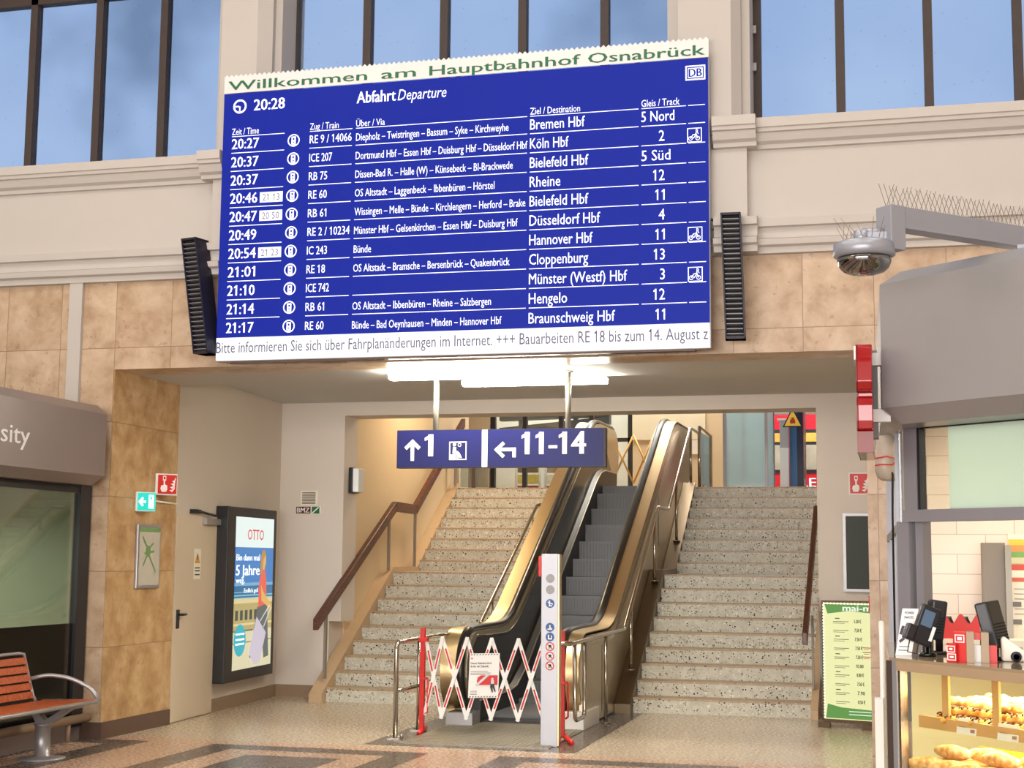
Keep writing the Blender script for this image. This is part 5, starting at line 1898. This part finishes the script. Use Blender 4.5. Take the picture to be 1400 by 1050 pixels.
# ---- pastries
crust = {}
def crust_mat(name, a, c, d):
    m, nt, b = mat_new(name)
    n = nt.nodes
    tcd = n.new('ShaderNodeTexCoord')
    nz = n.new('ShaderNodeTexNoise')
    nz.inputs['Scale'].default_value = 38
    nz.inputs['Detail'].default_value = 6
    nt.links.new(tcd.outputs['Object'], nz.inputs['Vector'])
    c_ = ramp(nt, nz.outputs['Fac'], [(0.32, a), (0.52, c), (0.7, d)])
    nt.links.new(c_, b.inputs['Base Color'])
    b.inputs['Roughness'].default_value = 0.5
    return m
CR = crust_mat('golden_crust', (176, 104, 40), (222, 162, 78), (240, 200, 120))
CR2 = crust_mat('dusted_crust', (186, 118, 54), (226, 176, 104), (246, 226, 190))
CHOC = paint('chocolate', (70, 34, 18), 0.3)
def pastry_mesh(kind, length, r, mat):
    b = MB()
    pts, rs = [], []
    n = 14
    for i in range(n + 1):
        u = i / n
        x = (u - 0.5) * length
        e = math.sin(math.pi * (0.06 + 0.88 * u)) ** 0.6
        if kind == 'twist':
            rr = r * e * (0.82 + 0.22 * abs(math.sin(u * math.pi * 4.5)))
            pts.append((x, 0.006 * math.sin(u * 14), 0))
        elif kind == 'croissant':
            e = math.sin(math.pi * (0.04 + 0.92 * u))
            rr = r * e * (0.86 + 0.2 * abs(math.sin(u * math.pi * 3.5)))
            pts.append((x, 0.25 * length * (1 - (2 * u - 1) ** 2) - 0.1 * length, 0))
        else:
            rr = r * e * (0.94 + 0.08 * abs(math.sin(u * math.pi * 3)))
            pts.append((x, 0, 0))
        rs.append(max(0.003, rr))
    b.tube(pts, rs, 12)
    return b
def make_pastry(name, label, kind, length, r, mat, group, choc):
    o = pastry_mesh(kind, length, r, mat).build(name, mat, None, origin=(0, 0, 0))
    tag(o, label, 'pastry', group)
    if choc:
        c = MB()
        for i in range(5):
            x = (-0.36 + i * 0.18) * length
            c.tube([(x - 0.006, -r * 0.75, r * 0.62), (x, -r * 0.2, r * 1.0), (x + 0.008, r * 0.35, r * 0.97), (x + 0.012, r * 0.8, r * 0.6)], 0.0035, 6)
        c.build('chocolate_drizzle', CHOC, o)
    return o
def copy_tree(o, loc, rot, label=None):
    c = o.copy()
    COL.objects.link(c)
    c.location = loc
    c.rotation_euler = rot
    if label:
        c['label'] = label
    for ch in o.children:
        d = ch.copy()
        COL.objects.link(d)
        d.parent = c
    return c
random.seed(11)
yaw0 = math.atan2(CD.y, CD.x)
first = make_pastry('twisted_pastry', 'golden twisted pastry with chocolate lines heaped on the upper counter shelf', 'twist', 0.125, 0.018, CR, 'chocolate-striped twists on the upper shelf', True)
plainp = make_pastry('twisted_pastry', 'plain golden twisted pastry heaped at the back of the upper counter shelf', 'twist', 0.12, 0.019, CR2, 'plain twists on the upper shelf', False)
uf, up_ = True, True
for layer in range(3):
    z = 1.052 + layer * 0.028
    for row in range(5 - layer):
        o_ = 0.09 + row * 0.075 + layer * 0.045
        for k in range(9):
            s_ = 0.20 + k * 0.085 + random.uniform(-0.015, 0.015) + (0.04 if layer % 2 else 0)
            if s_ > 0.98:
                continue
            rot = (0, random.uniform(-0.1, 0.1), yaw0 + random.choice((0.5, -0.5, 1.1)) + random.uniform(-0.25, 0.25))
            p = Dp(s_, o_ + random.uniform(-0.012, 0.012), z + random.uniform(-0.004, 0.006) + row * 0.006)
            if row + layer < 2:
                if uf:
                    first.location, first.rotation_euler, uf = p, rot, False
                else:
                    copy_tree(first, p, rot)
            else:
                if up_:
                    plainp.location, plainp.rotation_euler, up_ = p, rot, False
                else:
                    copy_tree(plainp, p, rot)
roll = make_pastry('baguette_roll', 'long golden baguette roll lying on the lower counter shelf', 'roll', 0.18, 0.030, CR2, 'baguette rolls on the lower shelf', False)
cro = make_pastry('croissant', 'flour-dusted croissant on the back of the lower counter shelf', 'croissant', 0.19, 0.045, CR2, 'croissants on the lower shelf', False)
fr_, fc_ = True, True
for row in range(3):
    for k in range(8):
        s_ = 0.11 + k * 0.115 + (0.05 if row % 2 else 0)
        p = Dp(s_ + random.uniform(-0.01, 0.01), 0.11 + row * 0.105, 0.862 + 0.004 * row)
        rot = (0, 0, yaw0 + 0.9 + random.uniform(-0.3, 0.3))
        if row == 2 and k > 2:
            rot = (0, 0, yaw0 + random.uniform(-0.4, 0.4))
            if fc_:
                cro.location, cro.rotation_euler, fc_ = p, rot, False
            else:
                copy_tree(cro, p, rot)
        elif fr_:
            roll.location, roll.rotation_euler, fr_ = p, rot, False
        else:
            copy_tree(roll, p, rot)
for k in range(6):
    copy_tree(roll, Dp(0.17 + k * 0.13, 0.17 + 0.06 * (k % 2), 0.912), (0, 0, yaw0 + 0.2 + random.uniform(-0.3, 0.3)))

# price cards on the shelf lip
def price_card(label, s0, z0):
    t = thing('price_card', label, 'price tag', Dp(s0 + 0.05, 0.032, z0))
    def T(u, d, v):
        return Dp(s0 + u, 0.034 - d - v * -0.15, z0 + v)
    MB(T).box(0, 0.105, 0, 0.002, 0, 0.06).build('card', M['warm_white'], t)
    b = MB(T)
    b.rect(0.01, 0.06, 0.036, 0.040, 0.003)
    b.rect(0.01, 0.05, 0.026, 0.029, 0.003)
    b.rect(0.075, 0.098, 0.010, 0.022, 0.003)
    b.build('print', paint('card_ink', (170, 120, 100), 0.5), t)
price_card('white price card on the upper shelf lip, nearer the counter end', 0.345, 1.01)
price_card('white price card on the upper shelf lip, second from the counter end', 0.56, 1.01)

# ---- things standing on the counter
TOP = 1.2745
t = thing('leaflet_display', 'white standing leaflet with red circles at the counter end', 'leaflet', (0.02, 6.36, TOP))
def TLf(u, d, v):
    return (-0.028 + u + v * 0.17, 6.36 - d + v * 0.12, TOP + v)
MB(TLf).box(0, 0.064, 0, 0.006, 0, 0.19).build('board', M['white'], t)
b = MB(TLf)
b.text('POWER', 0.012, 0.168, 0.010, width=0.036, bold=0.02, d=0.008)
b.text('SNACKS', 0.012, 0.150, 0.010, width=0.036, bold=0.02, d=0.008)
b.line(0.008, 0.085, 0.014, 0.12, 0.012, 0.008)
b.line(0.008, 0.055, 0.024, 0.07, 0.012, 0.008)
for z in (0.035, 0.02):
    b.rect(0.008, 0.05, z, z + 0.003, 0.008)
b.build('dark_print', paint('leaflet_ink', (56, 50, 70), 0.5), t)
b = MB(TLf)
b.disc(0.034, 0.118, 0.012, 0.009, 16)
b.disc(0.050, 0.108, 0.011, 0.009, 16)
b.disc(0.036, 0.092, 0.011, 0.009, 16)
b.build('red_print', M['red'], t)

t = thing('card_terminal', 'black card payment terminal on a round pole stand at the counter', 'card terminal', (0.10, 6.35, TOP))
MB().lathe([(0.036, TOP), (0.036, TOP + 0.012), (0.022, TOP + 0.016), (0.0205, TOP + 0.10)], 0.10, 6.35, 20).build('pole', M['black_gloss'], t)
def tilt_frame(c, right, upv):
    r_ = Vector(right).normalized()
    u_ = Vector(upv)
    u_ = (u_ - r_ * u_.dot(r_)).normalized()
    n_ = r_.cross(u_)
    c = Vector(c)
    def T(a, d, v):
        return tuple(c + r_ * a + u_ * v + n_ * d)
    return T
TT = tilt_frame((0.092, 6.31, 1.395), (0.75, 0.25, -0.30), (0.42, 0.15, 0.85))
MB(TT).box(-0.042, 0.042, -0.02, 0.016, -0.075, 0.085).build('body', M['black'], t, bevel=0.006)
b = MB(TT); b.rect(-0.028, 0.018, 0.0, 0.065, 0.0175); b.build('screen', glow('terminal_screen', (120, 150, 180), 0.5), t)
MB(TT).box(-0.075, -0.035, -0.015, 0.03, -0.075, -0.01).build('keypad_hood', M['black'], t, bevel=0.006)
b = MB(TT); b.rect(0.024, 0.038, -0.05, 0.01, 0.0175); b.build('paper_slip', M['white'], t)
MB().tube([(0.03, 6.28, 1.345), (0.02, 6.28, 1.295), (0.055, 6.28, 1.288), (0.065, 6.28, 1.335)], 0.003, 6).build('wire_hook', M['black'], t)

def pos(label, c, right, upv, w_, h_, base_z):
    t = thing('pos_screen', label, 'till screen', (c[0], c[1], base_z))
    T = tilt_frame(c, right, upv)
    MB(T).prism([(-w_ / 2, -0.02), (w_ / 2, -0.02), (w_ / 2 - 0.012, 0.03), (-w_ / 2 + 0.012, 0.03)], -h_ / 2, h_ / 2, 'z').build('housing', M['black'], t, bevel=0.008)
    g = MB(T)
    for i in range(6):
        g.rect(-w_ / 2 + 0.02, w_ / 2 - 0.02, -h_ / 2 + 0.03 + i * 0.012, -h_ / 2 + 0.035 + i * 0.012, 0.031)
    g.build('vent_slots', M['slot'], t)
    s = MB()
    s.tube([(c[0] + 0.01, c[1] + 0.03, base_z + 0.012), (c[0] + 0.01, c[1] + 0.03, c[2])], 0.016, 10)
    s.lathe([(0.05, base_z), (0.05, base_z + 0.012)], c[0] + 0.01, c[1] + 0.03, 18)
    s.build('stand', M['black'], t)
    return t
pos('large black till display seen from behind, next to the card terminal', (0.140, 6.50, 1.415), (1, 0.25, -0.15), (0.16, 0.05, 1), 0.085, 0.165, TOP)
pos('tall black till screen seen from its edge, right of the red box', (0.345, 6.22, 1.41), (0.45, 1.0, 0.05), (-0.22, 0.1, 1), 0.16, 0.185, TOP)

# red dispenser box with stickers
t = thing('red_dispenser_box', 'red card dispenser box with white outlined logos on the counter', 'dispenser box', (0.25, 6.06, TOP))
MB().prism([(0.192, 6.04), (0.238, 6.02), (0.238, 6.10), (0.192, 6.10)], TOP, 1.388, 'z').build('red_box', M['red'], t)
MB().prism([(0.165, 6.03), (0.200, 6.01), (0.205, 6.04), (0.17, 6.05)], TOP, 1.345, 'z').build('red_flap', M['red'], t)
q = MB()
for x in (0.238, 0.292):
    q.box(x, x + 0.028, 6.0, 6.09, TOP, 1.39)
q.build('bracket', paint('brass_grey', (140, 118, 90), 0.4, metal=0.15), t)
MB().box(0.266, 0.292, 6.03, 6.06, TOP, 1.34).build('paper_stack', M['white'], t)
MB().box(0.266, 0.292, 6.03, 6.06, 1.36, 1.385).build('red_top', M['red'], t)
MB().box(0.320, 0.350, 6.02, 6.06, TOP, 1.34).build('red_side', M['red'], t)
def logo(T, u0, u1, v0, v1):
    b = MB(T)
    b.frame(u0, u1, v0, v1, 0.0035, 0.002)
    b.rect(u0 + 0.010, u1 - 0.010, v0 + 0.009, v1 - 0.009, 0.002)
    b.build('logo_sticker', M['white'], t)
TR = tilt_frame((0.192, 6.04, TOP), (0.046, -0.02, 0), (0, 0, 1))
logo(TR, 0.006, 0.044, 0.074, 0.104)
TR = tilt_frame((0.165, 6.03, TOP), (0.035, -0.02, 0), (0, 0, 1))
logo(TR, 0.002, 0.036, 0.036, 0.062)
logo(TR, 0.004, 0.040, 0.006, 0.032)

# cup tray on the back counter, paper bag, tape roll
t = thing('red_cup_tray', 'red wavy card tray holding black lids on the back counter', 'tray', (0.33, 9.05, 1.22))
q = MB()
pts = [(0.225, 1.22), (0.435, 1.22), (0.435, 1.36)]
for i in range(17):
    x = 0.425 - i * 0.0118
    pts.append((x, 1.335 + 0.028 * math.cos(i * 2 * math.pi / 8)))
pts.append((0.225, 1.36))
q.prism(pts, 9.02, 9.03, 'y')
q.box(0.225, 0.435, 9.03, 9.14, 1.22, 1.24)
q.build('tray', M['red'], t)
for x in (0.262, 0.355):
    MB().lathe([(0.030, 1.24), (0.036, 1.30), (0.020, 1.335), (0.018, 1.345)], x, 9.085, 16).build('lid_stack', M['black'], t)
t = thing('paper_bag', 'folded white paper bag lying on the counter by the till screen', 'paper bag', (0.45, 6.15, TOP))
q = MB()
q.prism([(0.375, TOP), (0.62, TOP), (0.62, 1.30), (0.46, 1.315), (0.385, 1.37), (0.372, 1.36)], 6.12, 6.22, 'y')
q.build('bag', M['warm_white'], t, bevel=0.008)
t = tag(MB().lathe([(0.012, 0), (0.020, 0.002), (0.020, 0.016), (0.012, 0.018), (0.012, 0.0)], 0.0, 1.30, 20, 'y').build('tape_roll', M['navy'], None, origin=(0, 0, 0)), 'small dark tape roll leaning against the white paper bag', 'tape roll')
t.location = (0.425, 6.095, -0.005)
# steel column and menu posters inside
tag(bx(0.47, 0.60, 9.25, 9.42, 1.22, 1.775).build('coffee_machine_side', paint('warm_steel', (128, 118, 110), 0.45, metal=0.2)), 'tall brushed steel cabinet side in front of the white tiles', 'steel cabinet')
tag(bx(0.595, 0.63, 9.2, 9.25, 1.22, 1.76).build('steel_post', paint('post_grey', (150, 144, 136), 0.4, metal=0.2)), 'slim steel post beside the coloured menu panel inside the kiosk', 'post')
t = thing('menu_board', 'pale menu panel with yellow, green and red stripes inside the kiosk', 'menu', (0.9, 9.5, 1.3))
bx(0.635, 1.4, 9.50, 9.52, 1.2, 1.83).build('panel', M['warm_white'], t)
b = MB(on_front(9.50))
for z0, z1, c in ((1.765, 1.80, (236, 196, 60)), (1.725, 1.765, (226, 150, 80)), (1.69, 1.725, (120, 170, 90)), (1.655, 1.69, (206, 206, 170)), (1.615, 1.65, (206, 70, 40)), (1.545, 1.57, (206, 90, 60))):
    b = MB(on_front(9.50))
    b.rect(0.637, 1.4, z0, z1, 0.002)
    b.build('stripe', paint('stripe_%d_%d' % (c[0], int(z0 * 100)), c, 0.4), t)
b = MB(on_front(9.50))
for z in (1.50, 1.47, 1.44, 1.38, 1.35):
    b.rect(0.66, 0.80, z, z + 0.004, 0.002)
for z in (1.395, 1.29):
    b.rect(0.645, 0.70, z, z + 0.03, 0.003)
b.build('print', paint('menu_grey', (120, 116, 116), 0.5), t)

# upright screen edge left of the counter
t = thing('glass_screen', 'upright glass screen with pale metal edge at the counter end', 'glass screen', (-0.09, 7.7, 0))
q = MB()
q.tube([(-0.095, 7.55, 0.0), (-0.095, 7.55, 1.30), (-0.098, 7.60, 1.36)], 0.014, 8)
q.build('edge', M['white'], t)
MB().add if False else None
bx(-0.10, -0.094, 7.56, 8.1, 0.35, 1.28).build('pane', M['clear_glass'], t)
tag(bx(-0.135, -0.095, 7.50, 7.58, 0.0, 1.0).build('white_plinth_block', M['white']), 'white upright block at the foot of the glass screen', 'block')

# red illuminated sign fixed to the kiosk side, seen from its edge
t = thing('hanging_shop_sign', 'glossy red shop sign seen edge-on, fixed to the kiosk corner', 'shop sign', (-0.14, 7.3, 2.16))
rd = paint('gloss_red', (150, 12, 18), 0.2, coat=0.4)
rd2 = paint('dull_red', (120, 34, 26), 0.35)
def outline():
    zz = [(2.155, 0.0), (2.155, 0.5), (2.275, 0.5)]
    pts = []
    return zz
side = MB()
prof = [(7.00, 2.155), (7.00, 2.255), (6.97, 2.262), (6.96, 2.30), (6.96, 2.37), (6.98, 2.405), (7.02, 2.415), (7.02, 2.435), (6.97, 2.445), (6.95, 2.48), (6.955, 2.575), (7.0, 2.60), (7.01, 2.66), (7.55, 2.66), (7.55, 2.155)]
side.prism(prof, -0.176, -0.108, 'x')
side.build('letter_body', rd, t, bevel=0.004)
q = MB()
q.prism([(y - 0.003, z) for y, z in prof], -0.181, -0.176, 'x')
q.build('face', rd2, t)
MB().box(-0.190, -0.176, 7.02, 7.3, 2.59, 2.655).build('cap', M['white'], t)
MB().box(-0.176, -0.108, 6.994, 7.0, 2.155, 2.252).build('lower_panel', rd2, t)
q = MB()
for z in (2.345, 2.615):
    q.box(-0.108, -0.03, 7.2, 7.26, z - 0.03, z + 0.03)
q.build('bracket', M['white'], t)
MB().box(-0.108, -0.088, 7.22, 7.32, 2.24, 2.66).build('back_plate', paint('dark_grey', (110, 108, 108), 0.5), t)

# wrapped bundle under the fascia corner with a cable
t = thing('wrapped_bundle', 'grey plastic-wrapped bundle with red tape under the kiosk fascia corner', 'bundle', (-0.06, 8.2, 2.09))
q = MB()
q.smooth = True
ring_ = []
cxs = [(-0.048, 0.058, 2.33), (-0.052, 0.062, 2.28), (-0.060, 0.066, 2.21), (-0.060, 0.064, 2.15), (-0.052, 0.054, 2.105), (-0.045, 0.035, 2.088)]
vs, fs = [], []
random.seed(3)
N = 14
for cx, r, z in cxs:
    for j in range(N):
        a = 2 * math.pi * j / N
        rr = r * (1 + 0.08 * math.sin(4 * a + z * 22) + 0.05 * math.sin(7 * a - z * 40))
        vs.append((cx + rr * math.cos(a), 8.2 + rr * math.sin(a), z))
for i in range(len(cxs) - 1):
    for j in range(N):
        fs.append((i * N + j, i * N + (j + 1) % N, (i + 1) * N + (j + 1) % N, (i + 1) * N + j))
fs.append(tuple(range(N - 1, -1, -1)))
fs.append(tuple(range((len(cxs) - 1) * N, len(cxs) * N)))
q.add(vs, fs)
q.build('wrap', paint('dusty_film', (176, 162, 146), 0.4, var=0.2, scale=20), t)
q = MB()
q.tube([(-0.12, 8.145, 2.205), (-0.06, 8.128, 2.215), (0.0, 8.145, 2.20), (-0.03, 8.13, 2.17), (-0.09, 8.13, 2.172), (-0.12, 8.145, 2.168)], 0.004, 6)
q.build('red_tape', M['red'], t)
q = MB()
q.tube([(-0.045, 8.19, 2.18), (-0.03, 8.15, 2.12), (-0.035, 8.2, 1.9), (-0.04, 8.2, 0.02)], 0.006, 6)
q.build('cable', M['slot'], t)

# ---------------------------------------------------------------- security camera on its arm
cam_t = thing('security_camera', 'grey multi-lens dome security camera on a bird-spiked arm above the kiosk', 'security camera', (0.45, 7.0, 3.03))
ad = Vector((0.72, 0.69, 0)).normalized()
an = Vector((-ad.y, ad.x, 0))
def TA(s, d, v):
    p = Vector((-0.02, 6.565, 0)) + ad * s - an * d
    return (p.x, p.y, v)
gm = paint('camera_grey', (150, 152, 160), 0.35, metal=0.35, var=0.03)
q = MB(TA)
q.box(0.05, 1.1, -0.04, 0.045, 3.105, 3.20)
q.build('arm', gm, cam_t)
q = MB(TA)
q.box(-0.03, 0.055, -0.045, 0.05, 3.005, 3.202)
q.build('drop_piece', gm, cam_t, bevel=0.004)
q = MB()
q.box(0.55, 0.62, 7.05, 7.12, 3.03, 3.11)
q.build('foot', gm, cam_t)
q = MB()
q.tube([(-0.035, 6.56, 3.085), (-0.13, 6.55, 3.085)], 0.024, 8)
q.box(-0.15, -0.02, 6.53, 6.58, 3.055, 3.085)
q.lathe([(0.034, 3.04), (0.034, 3.095)], -0.135, 6.55, 18)
q.build('bracket', gm, cam_t)
MB().lathe([(0.05, 3.052), (0.112, 3.045), (0.132, 3.035), (0.134, 2.985), (0.120, 2.975)], -0.125, 6.55, 36).build('housing', gm, cam_t)
MB().lathe([(0.118, 2.976), (0.116, 2.955), (0.105, 2.93), (0.085, 2.912), (0.05, 2.902), (0.01, 2.900)], -0.125, 6.55, 32).build('dome', M['smoke'], cam_t)
q = MB()
q.lathe([(0.112, 2.978), (0.112, 2.972), (0.07, 2.962)], -0.125, 6.55, 28)
for i in range(4):
    a = i * math.pi / 2 + 0.5
    q.lathe([(0.026, 2.972), (0.026, 2.94), (0.012, 2.936)], -0.125 + 0.066 * math.cos(a), 6.55 + 0.066 * math.sin(a), 12)
q.build('lens_unit', M['black_gloss'], cam_t)
sp_m = paint('spike_wire', (120, 104, 88), 0.4, metal=0.6)
random.seed(5)
def spikes(name, base, along, cnt, step, h):
    q = MB()
    for i in range(cnt):
        p = Vector(base) + along * (i * step)
        for sgn in (-1, 1):
            tip = p + along * (sgn * 0.035 + random.uniform(-0.008, 0.008)) - an * 0.01 * sgn + Vector((0, 0, h + random.uniform(-0.008, 0.008)))
            q.tube([tuple(p), tuple(tip)], 0.0011, 4)
    q.build(name, sp_m, cam_t)
spikes('bird_spikes', TA(-0.01, 0, 3.2), ad, 38, 0.028, 0.10)
q = MB()
for i in range(16):
    a = i * 2 * math.pi / 16
    p = (-0.125 + 0.09 * math.cos(a), 6.55 + 0.09 * math.sin(a), 3.046)
    q.tube([p, (p[0] + 0.045 * math.cos(a * 2.3) - 0.02, p[1] + 0.03 * math.sin(a), 3.046 + 0.08 + 0.02 * math.sin(a * 5))], 0.0010, 4)
q.build('dome_spikes', sp_m, cam_t)
